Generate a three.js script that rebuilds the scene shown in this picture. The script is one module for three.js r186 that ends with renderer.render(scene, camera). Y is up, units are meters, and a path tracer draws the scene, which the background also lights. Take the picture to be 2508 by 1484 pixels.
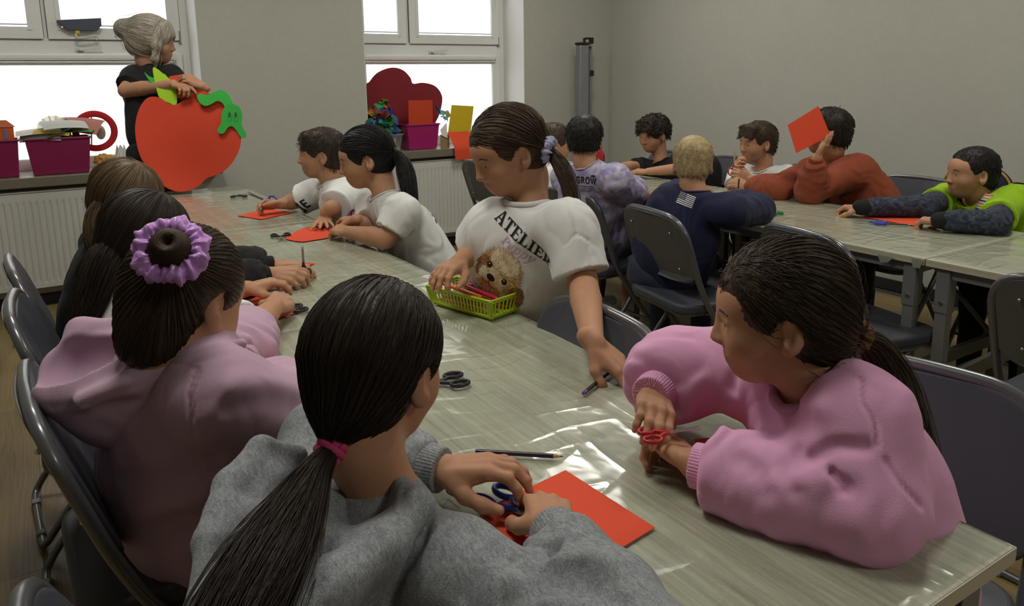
import * as THREE from 'three';
import { mergeGeometries, mergeVertices } from 'three/addons/utils/BufferGeometryUtils.js';
import { RoundedBoxGeometry } from 'three/addons/geometries/RoundedBoxGeometry.js';
import { RectAreaLightUniformsLib } from 'three/addons/lights/RectAreaLightUniformsLib.js';
import { ImprovedNoise } from 'three/addons/math/ImprovedNoise.js';

// ---------------------------------------------------------------- camera, sky, lamps, exposure
const V = (x, y, z) => new THREE.Vector3(x, y, z);
const scene = new THREE.Scene();
const FOC = 1845, PITCH = 0.189, YAW = 0.565, ROLL = -0.0133, EYE = V(0, 1.343, 0);
const camF = V(Math.sin(YAW) * Math.cos(PITCH), -Math.sin(PITCH), -Math.cos(YAW) * Math.cos(PITCH));
const r0 = V(Math.cos(YAW), 0, Math.sin(YAW)), u0 = r0.clone().cross(camF);
const camR = r0.clone().multiplyScalar(Math.cos(ROLL)).addScaledVector(u0, Math.sin(ROLL));
const camU = u0.clone().multiplyScalar(Math.cos(ROLL)).addScaledVector(r0, -Math.sin(ROLL));
const camera = new THREE.PerspectiveCamera(2 * Math.atan(940.5 / FOC) * 180 / Math.PI, 2508 / 1881, 0.05, 60);
camera.position.copy(EYE);
camera.quaternion.setFromRotationMatrix(new THREE.Matrix4().makeBasis(camR, camU, camF.clone().negate()));
camera.setViewOffset(2508, 1881, 0, 400.1, 2508, 1484);
camera.updateProjectionMatrix();
scene.add(camera);

const renderer = new THREE.WebGLRenderer({ antialias: true });
renderer.toneMapping = THREE.LinearToneMapping;
renderer.toneMappingExposure = 0.62;
renderer.shadowMap.enabled = true;
renderer.shadowMap.type = THREE.PCFSoftShadowMap;
RectAreaLightUniformsLib.init();
const LAMP_I = 29;   // brightness of each ceiling lamp
scene.background = new THREE.Color(0.93, 0.97, 1.0);
scene.backgroundIntensity = 9;

// measuring helpers: a point on the line of sight through a photograph pixel, at a stated distance or on a stated plane of the room
const ray = (x, y) => camF.clone().multiplyScalar(FOC).addScaledVector(camR, x - 1254).addScaledVector(camU, 540.4 - y);
const D = (x, y, d) => EYE.clone().addScaledVector(ray(x, y), d / FOC);
const onPlane = (x, y, axis, v) => { const r = ray(x, y); return EYE.clone().addScaledVector(r, (v - EYE[axis]) / r[axis]); };
const PX = (x, y, v) => onPlane(x, y, 'x', v), PY = (x, y, v) => onPlane(x, y, 'y', v), PZ = (x, y, v) => onPlane(x, y, 'z', v);

// ---------------------------------------------------------------- small tools
function mulberry(a) { return () => { a |= 0; a = a + 0x6D2B79F5 | 0; let t = Math.imul(a ^ a >>> 15, 1 | a); t = t + Math.imul(t ^ t >>> 7, 61 | t) ^ t; return ((t ^ t >>> 14) >>> 0) / 4294967296; }; }
const rnd = mulberry(20240517);
const rr = (a, b) => a + (b - a) * rnd();
const PN = new ImprovedNoise(), noise = (x, y, z) => PN.noise(x, y, z);
const clamp = (v, a, b) => v < a ? a : v > b ? b : v, lerp = (a, b, t) => a + (b - a) * t;
const sstep = (a, b, v) => { const t = clamp((v - a) / (b - a), 0, 1); return t * t * (3 - 2 * t); };
const nv = (x, y, z) => V(x, y, z).normalize();

const taken = {};
function numbered(n) { const k = taken[n] = (taken[n] ?? -1) + 1; return k ? n + '_' + String(k).padStart(3, '0') : n; }
function shade(o) { o.traverse(c => { if (c.isMesh) { c.castShadow = true; c.receiveShadow = true; } }); return o; }
function tag(o, label, category, group, kind) { Object.assign(o.userData, { label, category }); if (group) o.userData.group = group; if (kind) o.userData.kind = kind; return o; }
function thing(name, label, category, pos = [0, 0, 0], turn = 0, group) {
  const o = new THREE.Group(); o.name = numbered(name); o.position.set(...pos); o.rotation.y = turn; scene.add(o); return tag(o, label, category, group);
}
function part(name, geo, mat, parent) { const m = new THREE.Mesh(Array.isArray(geo) ? merge(geo) : geo, mat); m.name = name; m.castShadow = m.receiveShadow = true; parent.add(m); return m; }
function solo(name, geo, mat, label, category, group) { const m = part(numbered(name), geo, mat, scene); return tag(m, label, category, group); }
function struct(name, geo, mat, label, parent = scene) { const m = part(name, geo, mat, parent); if (parent === scene) { m.userData.kind = 'structure'; m.userData.label = label; m.userData.category = name.split('_')[0]; } return m; }
function merge(list) {
  list = list.map(g => { g = g.index ? g.toNonIndexed() : g; for (const k of Object.keys(g.attributes)) if (!['position', 'normal', 'uv'].includes(k)) g.deleteAttribute(k); if (!g.attributes.uv) g.setAttribute('uv', new THREE.BufferAttribute(new Float32Array(g.attributes.position.count * 2), 2)); g.morphAttributes = {}; return g; });
  return mergeGeometries(list);
}
function box(x0, x1, y0, y1, z0, z1, r = 0) {
  const w = Math.abs(x1 - x0), h = Math.abs(y1 - y0), d = Math.abs(z1 - z0);
  const g = r ? new RoundedBoxGeometry(w, h, d, 2, Math.min(r, w / 2.01, h / 2.01, d / 2.01)) : new THREE.BoxGeometry(w, h, d);
  g.translate((x0 + x1) / 2, (y0 + y1) / 2, (z0 + z1) / 2); return boxUV(g);
}
function boxUV(g) { // uv in metres, by the way each face points
  g = g.index ? g.toNonIndexed() : g; const p = g.attributes.position, uv = new Float32Array(p.count * 2), a = V(), b = V(), c = V(), n = V();
  for (let i = 0; i < p.count; i += 3) {
    a.fromBufferAttribute(p, i); b.fromBufferAttribute(p, i + 1); c.fromBufferAttribute(p, i + 2); n.copy(b).sub(a).cross(c.clone().sub(a));
    const ax = Math.abs(n.x), ay = Math.abs(n.y), az = Math.abs(n.z);
    [a, b, c].forEach((q, k) => { const u = ax > ay && ax > az ? [q.z, q.y] : ay > az ? [q.x, q.z] : [q.x, q.y]; uv[2 * (i + k)] = u[0]; uv[2 * (i + k) + 1] = u[1]; });
  }
  g.setAttribute('uv', new THREE.BufferAttribute(uv, 2)); return g;
}
const curve = (pts, closed = false, t = 0.5) => new THREE.CatmullRomCurve3(pts.map(p => p.isVector3 ? p : V(...p)), closed, 'catmullrom', t);
const tube = (pts, r, seg = 24, rad = 8, closed = false) => new THREE.TubeGeometry(pts.getPoint ? pts : curve(pts, closed), seg, r, rad, closed);
function bar(a, b, r, rad = 10) { const d = b.clone().sub(a), g = new THREE.CylinderGeometry(r, r, d.length(), rad); g.applyQuaternion(new THREE.Quaternion().setFromUnitVectors(V(0, 1, 0), d.clone().normalize())); g.translate((a.x + b.x) / 2, (a.y + b.y) / 2, (a.z + b.z) / 2); return g; }
function beam(a, b, w, h) { const d = b.clone().sub(a), g = new RoundedBoxGeometry(w, d.length(), h, 1, 0.002); g.applyQuaternion(new THREE.Quaternion().setFromUnitVectors(V(0, 1, 0), d.clone().normalize())); g.translate((a.x + b.x) / 2, (a.y + b.y) / 2, (a.z + b.z) / 2); return g; }
function slab(shape, t, bevel = 0.0004, seg = 24) { const g = new THREE.ExtrudeGeometry(shape, { depth: t, bevelEnabled: bevel > 0, bevelSize: bevel, bevelThickness: bevel, bevelSegments: 1, curveSegments: seg }); return g; }
const poly = pts => { const s = new THREE.Shape(); pts.forEach((p, i) => i ? s.lineTo(p[0], p[1]) : s.moveTo(p[0], p[1])); s.closePath(); return s; };
function smoothShape(pts) { const s = new THREE.Shape(); const c = new THREE.CatmullRomCurve3(pts.map(p => V(p[0], p[1], 0)), true, 'catmullrom', 0.5).getPoints(pts.length * 8); c.forEach((p, i) => i ? s.lineTo(p.x, p.y) : s.moveTo(p.x, p.y)); s.closePath(); return s; }

// ---------------------------------------------------------------- textures and materials
function tex(w, h, fn, repeat = [1, 1], srgb = true) {
  const d = new Uint8Array(w * h * 4);
  for (let y = 0; y < h; y++) for (let x = 0; x < w; x++) { const c = fn(x / w, y / h), i = (y * w + x) * 4; d[i] = clamp(c[0], 0, 255); d[i + 1] = clamp(c[1], 0, 255); d[i + 2] = clamp(c[2], 0, 255); d[i + 3] = c[3] ?? 255; }
  const t = new THREE.DataTexture(d, w, h); t.wrapS = t.wrapT = THREE.RepeatWrapping; t.magFilter = THREE.LinearFilter; t.minFilter = THREE.LinearMipmapLinearFilter; t.generateMipmaps = true;
  t.repeat.set(...repeat); if (srgb) t.colorSpace = THREE.SRGBColorSpace; t.needsUpdate = true; return t;
}
const grey = v => [v, v, v];
// periodic noise on the unit square
function tn(u, v, f, s = 0, g = f) { const a = 2 * Math.PI; return noise(Math.cos(u * a) * f / a * 1 + s, Math.sin(u * a) * f / a + s * 2, v * g) * (1 - v) + noise(Math.cos(u * a) * f / a + s, Math.sin(u * a) * f / a + s * 2, (v - 1) * g) * v; }
function std(color, rough = 0.6, o = {}) { return new THREE.MeshPhysicalMaterial({ color, roughness: rough, ...o }); }
const L = (r, g, b) => new THREE.Color().setRGB(r, g, b);

const plasterBump = tex(256, 256, (u, v) => grey(128 + 40 * tn(u, v, 60) + 50 * tn(u, v, 150, 3)), [1.2, 1.2], false);
const plasterMap = tex(256, 256, (u, v) => { const n = 3 * tn(u, v, 6, 2) + 3 * tn(u, v, 40) + rr(-2, 2); return [226 + n, 224 + n, 214 + n]; }, [0.5, 0.5]);
const M = {};
M.wall = std(0xffffff, 0.9, { map: plasterMap, bumpMap: plasterBump, bumpScale: 0.0008 }); M.wall.color.setRGB(0.61, 0.62, 0.605);
M.reveal = std(L(0.80, 0.79, 0.77), 0.85, { bumpMap: plasterBump, bumpScale: 0.0006 });
M.ceil = std(L(0.82, 0.82, 0.8), 0.95);
const oakTex = k => tex(128, 512, (u, v) => { const w = tn(u, v, 4, k, 2) * 1.5, g = Math.sin((u * 26 + w * 5 + 1.5 * tn(u, v, 9, k + 5, 5)) * 3), s = 10 * g + 34 * tn(u, v, 3, k + 9, 3) + 26 * tn(u, v, 70, k, 8) + rr(-6, 6); return [168 + s * 0.8, 145 + s * 0.75, 108 + s * 0.6]; }, [1 / 0.19, 1 / 1.2]);
M.oak = [1, 4, 8].map(k => std(0xffffff, 0.42, { map: oakTex(k) })); M.oak.forEach((m, i) => m.color.setRGB(...[[0.58, 0.57, 0.44], [0.51, 0.49, 0.37], [0.64, 0.63, 0.50]][i]));
M.floorBase = std(L(0.05, 0.045, 0.035), 0.9);
M.granite = std(0xffffff, 0.35, { map: tex(512, 512, () => { const r = rnd(), n = r < 0.12 ? 60 : r < 0.3 ? 190 : 125 + rr(-25, 25); return [n + 6, n + 2, n - 10]; }, [4, 4]) }); M.granite.color.setRGB(0.72, 0.7, 0.62);
M.upvc = std(L(0.76, 0.77, 0.74), 0.35);
M.gasket = std(L(0.03, 0.03, 0.03), 0.7);
M.steelhw = std(L(0.35, 0.33, 0.28), 0.35, { metalness: 0.8 });
M.glass = std(0xffffff, 0.02, { transmission: 1, thickness: 0, ior: 1.5 });
M.blind = std(L(0.93, 0.93, 0.92), 0.95, { transmission: 0.55, thickness: 0, side: THREE.DoubleSide });
M.radiator = std(L(0.60, 0.60, 0.56), 0.38);  // white paint darkened; shade on the radiators is put into the colour
M.dark = std(L(0.02, 0.02, 0.022), 0.8);
M.blackPlastic = std(L(0.018, 0.018, 0.02), 0.35);
M.lamp = std(0xffffff, 0.6, { emissive: L(1, 0.975, 0.9), emissiveIntensity: 6 });
M.chairTube = std(L(0.12, 0.125, 0.135), 0.3, { metalness: 0.35, clearcoat: 0.6, clearcoatRoughness: 0.18 });
M.chairVinyl = std(L(0.052, 0.056, 0.07), 0.5, { bumpMap: tex(256, 256, (u, v) => grey(128 + 70 * tn(u, v, 60) + rr(-20, 20)), [8, 8], false), bumpScale: 0.0004 });
M.chairPlate = std(L(0.10, 0.105, 0.105), 0.42, { metalness: 0.2 });
M.chrome = std(L(0.7, 0.7, 0.7), 0.18, { metalness: 1 });
M.rubber = std(L(0.02, 0.02, 0.02), 0.8);
const ashTex = tex(1024, 512, (u, v) => { const w = tn(u, v, 5, 3, 2), g = 24 * tn(u, v, 90, 1, 5) + 16 * tn(u, v, 34, 6, 3) + 10 * w + 18 * tn(u, v, 260, 4, 24) + rr(-7, 7); return [196 + g, 191 + g, 170 + g * 0.9]; }, [1 / 0.7, 1 / 1.4]);
M.tableTop = std(0xffffff, 0.5, { map: ashTex }); M.tableTop.color.setRGB(0.74, 0.755, 0.77);
M.tableEdge = std(L(0.50, 0.46, 0.34), 0.5);
M.tableSteel = std(L(0.20, 0.205, 0.20), 0.42, { metalness: 0.3 });
const filmBump = tex(768, 768, (u, v) => { const s = tn(u, v, 7, 2, 3), a = Math.abs(tn(u + 0.06 * s, v + 0.03 * s, 5, 5, 30)), b = Math.abs(tn(u + 0.05 * s, v + 0.03 * s, 18, 8, 5)), c = Math.abs(tn(u, v, 40, 1, 60)); return grey(255 * clamp(0.5 * Math.pow(1 - a, 9) + 0.35 * Math.pow(1 - b, 8) + 0.15 * (1 - c), 0, 1)); }, [0.9, 0.55], false);
M.film = std(L(0.93, 0.96, 0.93), 0.13, { transmission: 1, thickness: 0, ior: 1.45, bumpMap: filmBump, bumpScale: 0.0022 });
const paperBump = tex(256, 256, () => grey(rr(90, 165)), [14, 14], false);
const paper = (r, g, b) => std(L(r, g, b), 0.85, { bumpMap: paperBump, bumpScale: 0.0003, side: THREE.DoubleSide });
M.red = paper(0.70, 0.068, 0.022); M.apple = paper(0.56, 0.045, 0.013); M.green = paper(0.035, 0.42, 0.05); M.greenHead = paper(0.03, 0.36, 0.045); M.lime = paper(0.36, 0.62, 0.02);
M.yellowPaper = paper(0.62, 0.46, 0.01); M.maroon = paper(0.22, 0.012, 0.02); M.whitePaper = paper(0.8, 0.8, 0.78); M.ink = std(L(0.02, 0.02, 0.025), 0.6);
M.blade = std(L(0.42, 0.40, 0.38), 0.25, { metalness: 0.9 });
M.scBlue = std(L(0.02, 0.045, 0.36), 0.3); M.scRed = std(L(0.42, 0.015, 0.02), 0.3); M.scGreen = std(L(0.01, 0.17, 0.05), 0.3); M.scBlack = std(L(0.02, 0.02, 0.022), 0.35); M.scYellow = std(L(0.7, 0.55, 0.02), 0.35);
// ---------------------------------------------------------------- the room
const WZ = -5.33, WX = 4.43, LX = -3.0, BZ = 3.6, CH = 3.05, FZ = -5.65;   // window wall, far side wall, near side wall, back wall, ceiling, window plane
const WIN = [[-0.42, 0.984, 0.148], [2.12, 3.52, 2.62]], WTOP = 2.62, SILL = 0.765;
{
  const T = 0.42, wz1 = WZ - T;
  const g = [box(LX - 0.2, WIN[0][0], 0, CH, wz1, WZ), box(WIN[0][1], WIN[1][0], 0, CH, wz1, WZ), box(WIN[1][1], WX + 0.2, 0, CH, wz1, WZ)];
  for (const w of WIN) g.push(box(w[0], w[1], 0, SILL, wz1, WZ), box(w[0], w[1], WTOP, CH, wz1, WZ));
  struct('wall_window', g, M.wall, 'grey plaster wall with two deep window niches');
  for (const [i, w] of WIN.entries()) struct('trim_' + (i + 1), [box(w[1] - 0.004, w[1] + 0.001, SILL, WTOP, FZ - 0.02, WZ - 0.001), box(w[0] - 0.001, w[0] + 0.004, SILL, WTOP, FZ - 0.02, WZ - 0.001), box(w[0], w[1], WTOP - 0.004, WTOP + 0.001, FZ - 0.02, WZ - 0.001)], M.reveal, ['white painted reveal of the window niche behind the apple', 'white painted reveal of the window niche beside the screen stand'][i]);
  struct('wall_right', box(WX, WX + 0.2, 0, CH, wz1, BZ + 0.2), M.wall, 'plain grey plaster wall behind the boys');
  struct('wall_left', box(LX - 0.2, LX, 0, CH, wz1, BZ + 0.2), M.wall, 'plain grey plaster side wall');
  struct('wall_back', box(LX - 0.2, WX + 0.2, 0, CH, BZ, BZ + 0.2), M.wall, 'plain grey plaster back wall');
  struct('ceiling', box(LX - 0.2, WX + 0.2, CH, CH + 0.15, wz1, BZ + 0.2), M.ceil, 'white painted ceiling');
  const fl = struct('floor', box(LX - 0.2, WX + 0.2, -0.12, -0.004, wz1, BZ + 0.2), M.floorBase, 'worn oak laminate floor laid in long planks');
  const PW = 0.193, PL = 1.29, pg = [];
  for (const len of [PL, PL * 0.5, PL * 0.33]) pg.push(box(-PW / 2 + 0.0006, PW / 2 - 0.0006, -0.012, 0, -len / 2 + 0.0006, len / 2 - 0.0006));
  let col = 0;
  for (let x = LX + PW / 2; x < WX; x += PW, col++) for (let z = WZ - (col % 3) * PL / 3 + 0.001, k = 0; z < BZ; k++) {
    const z0 = Math.max(z, WZ), z1 = Math.min(z + PL, BZ); z += PL; if (z1 - z0 < 0.03) continue;
    const seenHere = x > -0.9 && z1 < 1.2 && (x > -0.3 || z1 < -0.2);
    if (!seenHere && (x < -1 || z0 > 1.3)) { continue; }
    const m = part('plank', z1 - z0 > PL - 0.01 ? pg[0] : box(-PW / 2 + 0.0006, PW / 2 - 0.0006, -0.012, 0, -(z1 - z0) / 2 + 0.0006, (z1 - z0) / 2 - 0.0006), M.oak[(col * 7 + k * 5 + ((col * col) % 3)) % 3], fl);
    m.position.set(x, 0, (z0 + z1) / 2);
  }
  part('plank_strip', [box(LX, -1.0, -0.012, 0, WZ, BZ), box(-1.0, WX, -0.012, 0, 1.35, BZ)], M.oak[0], fl);
  struct('baseboard_window', box(LX, WX, 0, 0.07, WZ, WZ + 0.012, 0.003), M.dark, 'dark skirting board below the radiators');
  struct('baseboard_right', box(WX - 0.012, WX, 0, 0.07, WZ, BZ, 0.003), M.dark, 'dark skirting board along the plain wall');
}
// windows: frame, mullion, two upper sashes, one low sash, blinds in cassettes
WIN.forEach(([x0, x1, xm], i) => {
  const w = new THREE.Group(); w.name = 'window_' + (i + 1); scene.add(w); Object.assign(w.userData, { kind: 'structure', category: 'window', label: ['white plastic window with drawn blinds behind the standing woman', 'white plastic window with drawn blinds above the heart and paper boxes'][i] });
  const z = FZ, f = 0.065, ty = 1.545, hb = 0.045;
  part('frame', [box(x0, x0 + f, SILL, WTOP, z - 0.07, z, 0.006), box(x1 - f, x1, SILL, WTOP, z - 0.07, z, 0.006), box(x0 + f - 0.01, x1 - f + 0.01, WTOP - f, WTOP, z - 0.068, z - 0.001, 0.006), box(x0 + f - 0.01, x1 - f + 0.01, SILL, SILL + f, z - 0.068, z - 0.001, 0.006), box(x0 + f - 0.01, x1 - f + 0.01, ty - 0.025, ty + 0.075, z - 0.066, z - 0.002, 0.006), box(xm - 0.03, xm + 0.03, ty + 0.07, WTOP - f + 0.01, z - 0.064, z - 0.003, 0.006)], M.upvc, w);
  const sash = (a, b, c, d, low) => {
    const s = 0.075, g = [box(a, a + s, c, d, z - 0.05, z + 0.018, 0.007), box(b - s, b, c, d, z - 0.05, z + 0.018, 0.007), box(a + s - 0.01, b - s + 0.01, d - s, d, z - 0.048, z + 0.0172, 0.007), box(a + s - 0.01, b - s + 0.01, c, c + s, z - 0.048, z + 0.0172, 0.007)];
    const o = part('sash', g, M.upvc, w);
    part('gasket', [box(a + 0.01, b - 0.01, c - 0.003, c + 0.004, z - 0.02, z + 0.004), box(b - 0.004, b + 0.003, c + 0.01, d - 0.01, z - 0.02, z + 0.004), box(a - 0.003, a + 0.004, c + 0.01, d - 0.01, z - 0.02, z + 0.004)], M.gasket, o);
    part('pane', box(a + s - 0.01, b - s + 0.01, c + s - 0.01, d - s + 0.01, z - 0.03, z - 0.027), M.glass, o);
    // roller blind: side guides, cloth, bottom rod
    const bt = low ? ty - 0.09 : d - s;
    const bl = part('blind', box(a + s - 0.006, b - s + 0.006, low ? c + s : c + s + 0.012, bt, z - 0.004, z - 0.0025), M.blind, w);
    part('blind_guide', [box(a + s - 0.022, a + s + 0.004, c + s - 0.02, bt, z + 0.018, z + 0.024, 0.002), box(b - s - 0.004, b - s + 0.022, c + s - 0.02, bt, z + 0.018, z + 0.024, 0.002)], M.upvc, bl);
    if (!low) part('blind_rod', box(a + s, b - s, c + s + 0.008, c + s + 0.017, z - 0.008, z + 0.004, 0.003), std(L(0.55, 0.57, 0.62), 0.4), bl);
    return o;
  };
  sash(x0 + 0.05, xm - 0.012, ty + 0.065, WTOP - 0.05);
  const big = sash(xm + 0.012, x1 - 0.052, ty + 0.065, WTOP - 0.05);
  sash(x0 + 0.05, x1 - 0.052, SILL + 0.03, ty - 0.02, true);
  const cas = part('blind_cassette', [box(x0 + 0.1, x1 - 0.115, ty - 0.065, ty - 0.02, z + 0.018, z + 0.066, 0.016), box(x0 + 0.1, x1 - 0.115, ty - 0.079, ty - 0.068, z + 0.02, z + 0.05, 0.004)], M.upvc, w);
  part('end_cap', box(x1 - 0.119, x1 - 0.106, ty - 0.068, ty - 0.018, z + 0.016, z + 0.068, 0.012), M.upvc, cas);
  const hx = i ? 2.8 : 0.3;
  const h = part('handle', [box(hx, hx + 0.05, ty - 0.008, ty + 0.018, z - 0.004, z + 0.012, 0.004), box(hx + 0.014, hx + 0.034, ty - 0.004, ty + 0.014, z + 0.01, z + 0.04, 0.004), beam(V(hx + 0.02, ty + 0.003, z + 0.042), V(hx + 0.15, ty + 0.018, z + 0.046), 0.016, 0.012)], std(L(0.72, 0.69, 0.6), 0.4), w);
  part('hinge', [bar(V(x1 - 0.06, ty + 0.06, z + 0.014), V(x1 - 0.06, ty + 0.13, z + 0.014), 0.006), box(x1 - 0.068, x1 - 0.05, ty + 0.05, ty + 0.062, z, z + 0.022, 0.003)], M.steelhw, big);
  if (i) part('blind_chain', [tube([[x1 - 0.14, 2.2, z + 0.03], [x1 - 0.13, 1.95, z + 0.032], [x1 - 0.105, 1.9, z + 0.034], [x1 - 0.09, 1.95, z + 0.032], [x1 - 0.1, 2.2, z + 0.03]], 0.0022, 40, 6)], std(L(0.8, 0.82, 0.85), 0.3), w);
  // granite sill
  const sg = boxUV(box(x0 - 0.03, x1 + 0.03, SILL, SILL + 0.035, FZ, WZ)), so = box(x0 - 0.06, x1 + 0.06, SILL - 0.025, SILL + 0.035, WZ, WZ + 0.13, 0.005);
  const sl = part('window_sill_' + (i + 1), [box(x0, x1, SILL, SILL + 0.035, FZ, WZ + 0.001), so], M.granite, scene); Object.assign(sl.userData, { kind: 'structure', category: 'sill', label: ['speckled granite window sill under the pink box behind the girls', 'speckled granite window sill under the heart and paper boxes'][i] });
});
// radiators: a pressed front panel with rounded vertical flutes, top grille, side cheeks
function radiator(x0, x1, label) {
  const o = thing('radiator', label, 'radiator', [(x0 + x1) / 2, 0, WZ + 0.02]), w = x1 - x0, y0 = 0.13, y1 = 0.705, n = Math.round(w / 0.0333), pitch = w / n, zf = 0.085;
  const nx = n * 8, ys = [0, 0.02, 0.028, 0.036, 0.044, 0.06, 0.3, 0.49, 0.508, 0.516, 0.524, 0.535, 0.575], pos = [], idx = [], uv = [];
  ys.forEach((y, j) => { for (let i = 0; i <= nx; i++) { const u = (i / 8) % 1, e = sstep(0.02, 0.046, y) * (1 - sstep(0.505, 0.532, y)), q = Math.max(0, Math.cos(u * 2 * Math.PI)), edge = i < 4 || i > nx - 4 ? 0 : 1; pos.push(-w / 2 + i / nx * w, y0 + y, zf - 0.007 * q * e * edge); uv.push(i / nx, y); } });
  for (let j = 0; j < ys.length - 1; j++) for (let i = 0; i < nx; i++) { const a = j * (nx + 1) + i; idx.push(a, a + 1, a + nx + 2, a, a + nx + 2, a + nx + 1); }
  const g = new THREE.BufferGeometry(); g.setAttribute('position', new THREE.Float32BufferAttribute(pos, 3)); g.setAttribute('uv', new THREE.Float32BufferAttribute(uv, 2)); g.setIndex(idx); g.computeVertexNormals();
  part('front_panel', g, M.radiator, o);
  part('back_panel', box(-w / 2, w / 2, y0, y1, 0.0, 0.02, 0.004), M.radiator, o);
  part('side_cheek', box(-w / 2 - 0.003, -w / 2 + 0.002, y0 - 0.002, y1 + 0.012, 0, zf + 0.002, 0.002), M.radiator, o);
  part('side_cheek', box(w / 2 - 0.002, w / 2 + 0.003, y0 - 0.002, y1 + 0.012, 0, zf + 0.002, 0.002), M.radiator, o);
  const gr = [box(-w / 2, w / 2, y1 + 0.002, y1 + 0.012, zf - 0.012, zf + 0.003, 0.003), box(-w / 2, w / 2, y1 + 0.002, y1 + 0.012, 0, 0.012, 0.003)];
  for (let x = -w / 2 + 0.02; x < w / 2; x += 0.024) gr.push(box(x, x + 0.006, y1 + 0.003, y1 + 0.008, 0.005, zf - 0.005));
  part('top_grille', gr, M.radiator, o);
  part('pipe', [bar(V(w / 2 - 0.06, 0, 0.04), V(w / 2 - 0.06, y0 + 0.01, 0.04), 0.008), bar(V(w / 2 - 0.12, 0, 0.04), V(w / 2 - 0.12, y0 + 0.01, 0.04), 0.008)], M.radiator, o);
}
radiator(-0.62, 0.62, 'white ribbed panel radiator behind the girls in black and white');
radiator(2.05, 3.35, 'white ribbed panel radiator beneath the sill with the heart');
// ceiling lamps; the last, behind the camera, is added to fill the near sides
for (const [x, z] of [[0.3, -3.7], [2.9, -3.7], [0.3, -1.5], [2.9, -1.3], [1.5, 1.6]]) {
  const o = thing('ceiling_lamp', 'square white ceiling lamp panel', 'lamp', [x, CH, z], 0, 'ceiling lamps');
  part('housing', box(-0.32, 0.32, -0.05, 0, -0.32, 0.32, 0.008), M.upvc, o);
  part('diffuser', box(-0.295, 0.295, -0.056, -0.048, -0.295, 0.295, 0.003), M.lamp, o);
  const l = new THREE.RectAreaLight(0xffffff, 1, 0.58, 0.58); l.color.setRGB(1, 0.975, 0.9); l.intensity = LAMP_I; l.position.set(x, CH - 0.06, z); l.rotation.x = -Math.PI / 2; l.name = 'lamp_light'; scene.add(l);
}
// ---------------------------------------------------------------- tables, plastic covers, chairs
const TH = 0.74, TW = 0.70, TL = 1.385;
function makeTable(label, group, x0, z0) { // x0: near long edge, z0: end with the greater z
  const o = thing('folding_table', label, 'table', [x0, 0, z0], 0, group), e = 0.0034;
  part('table_top', box(0, TW, TH - 0.022, TH, -TL + e, -e, 0.0015), M.tableTop, o);
  part('edge_band', [box(-0.0012, 0.0005, TH - 0.0225, TH - 0.001, -TL + e, -e), box(TW - 0.0005, TW + 0.0012, TH - 0.0225, TH - 0.001, -TL + e, -e), box(0, TW, TH - 0.0225, TH - 0.001, -e - 0.0005, -e + 0.0012), box(0, TW, TH - 0.0225, TH - 0.001, -TL + e - 0.0012, -TL + e + 0.0005)], M.tableEdge, o);
  const y1 = TH - 0.0225, rail = (a, b, c, d) => part('rail', box(a, b, y1 - 0.035, y1, c, d, 0.002), M.tableSteel, o);
  rail(0.02, 0.05, -TL + 0.03, -0.03); rail(TW - 0.05, TW - 0.02, -TL + 0.03, -0.03); rail(0.05, TW - 0.05, -0.06, -0.03); rail(0.05, TW - 0.05, -TL + 0.03, -TL + 0.06);
  for (const z of [-0.055, -TL + 0.055]) {
    for (const x of [0.035, TW - 0.035]) {
      const l = part('leg', box(x - 0.019, x + 0.019, 0.02, y1 - 0.03, z - 0.019, z + 0.019, 0.003), M.tableSteel, o);
      part('bracket', [box(x - 0.023, x + 0.023, y1 - 0.15, y1 - 0.005, z - 0.022, z + 0.022, 0.002)], M.tableSteel, l);
      part('bolt', [bar(V(x + (x < 0.3 ? -0.029 : 0.022), y1 - 0.115, z), V(x + (x < 0.3 ? -0.022 : 0.029), y1 - 0.115, z), 0.006)], M.chrome, l);
      part('foot_cap', box(x - 0.021, x + 0.021, 0, 0.022, z - 0.021, z + 0.021, 0.003), M.rubber, l);
    }
    part('stretcher', box(0.05, TW - 0.05, 0.30, 0.345, z - 0.012, z + 0.012, 0.002), M.tableSteel, o);
    const s = z > -0.5 ? -1 : 1;
    for (const x of [0.06, TW - 0.06]) part('brace', beam(V(x, 0.33, z), V(x, y1 - 0.02, z + s * 0.40), 0.022, 0.012), M.tableSteel, o);
  }
  return o;
}
const ZL = [-0.389, -1.775, -3.152], XL = 0.311, XR = 2.42, ZR = [0.088, -1.297, -2.682];
['pale wood folding table under plastic where the girl in grey cuts', 'pale wood folding table under plastic where the pencil basket stands at its end', 'pale wood folding table under plastic standing in front of the big apple'].forEach((l, i) => makeTable(l, 'tables of the girls\' row', XL, ZL[i]));
['pale wood folding table with an empty top beside the boy in the green hoodie', 'pale wood folding table where the boy in the navy sweatshirt leans', 'pale wood folding table in front of the curly-haired boy'].forEach((l, i) => makeTable(l, 'tables of the boys\' row', XR, ZR[i]));
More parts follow.
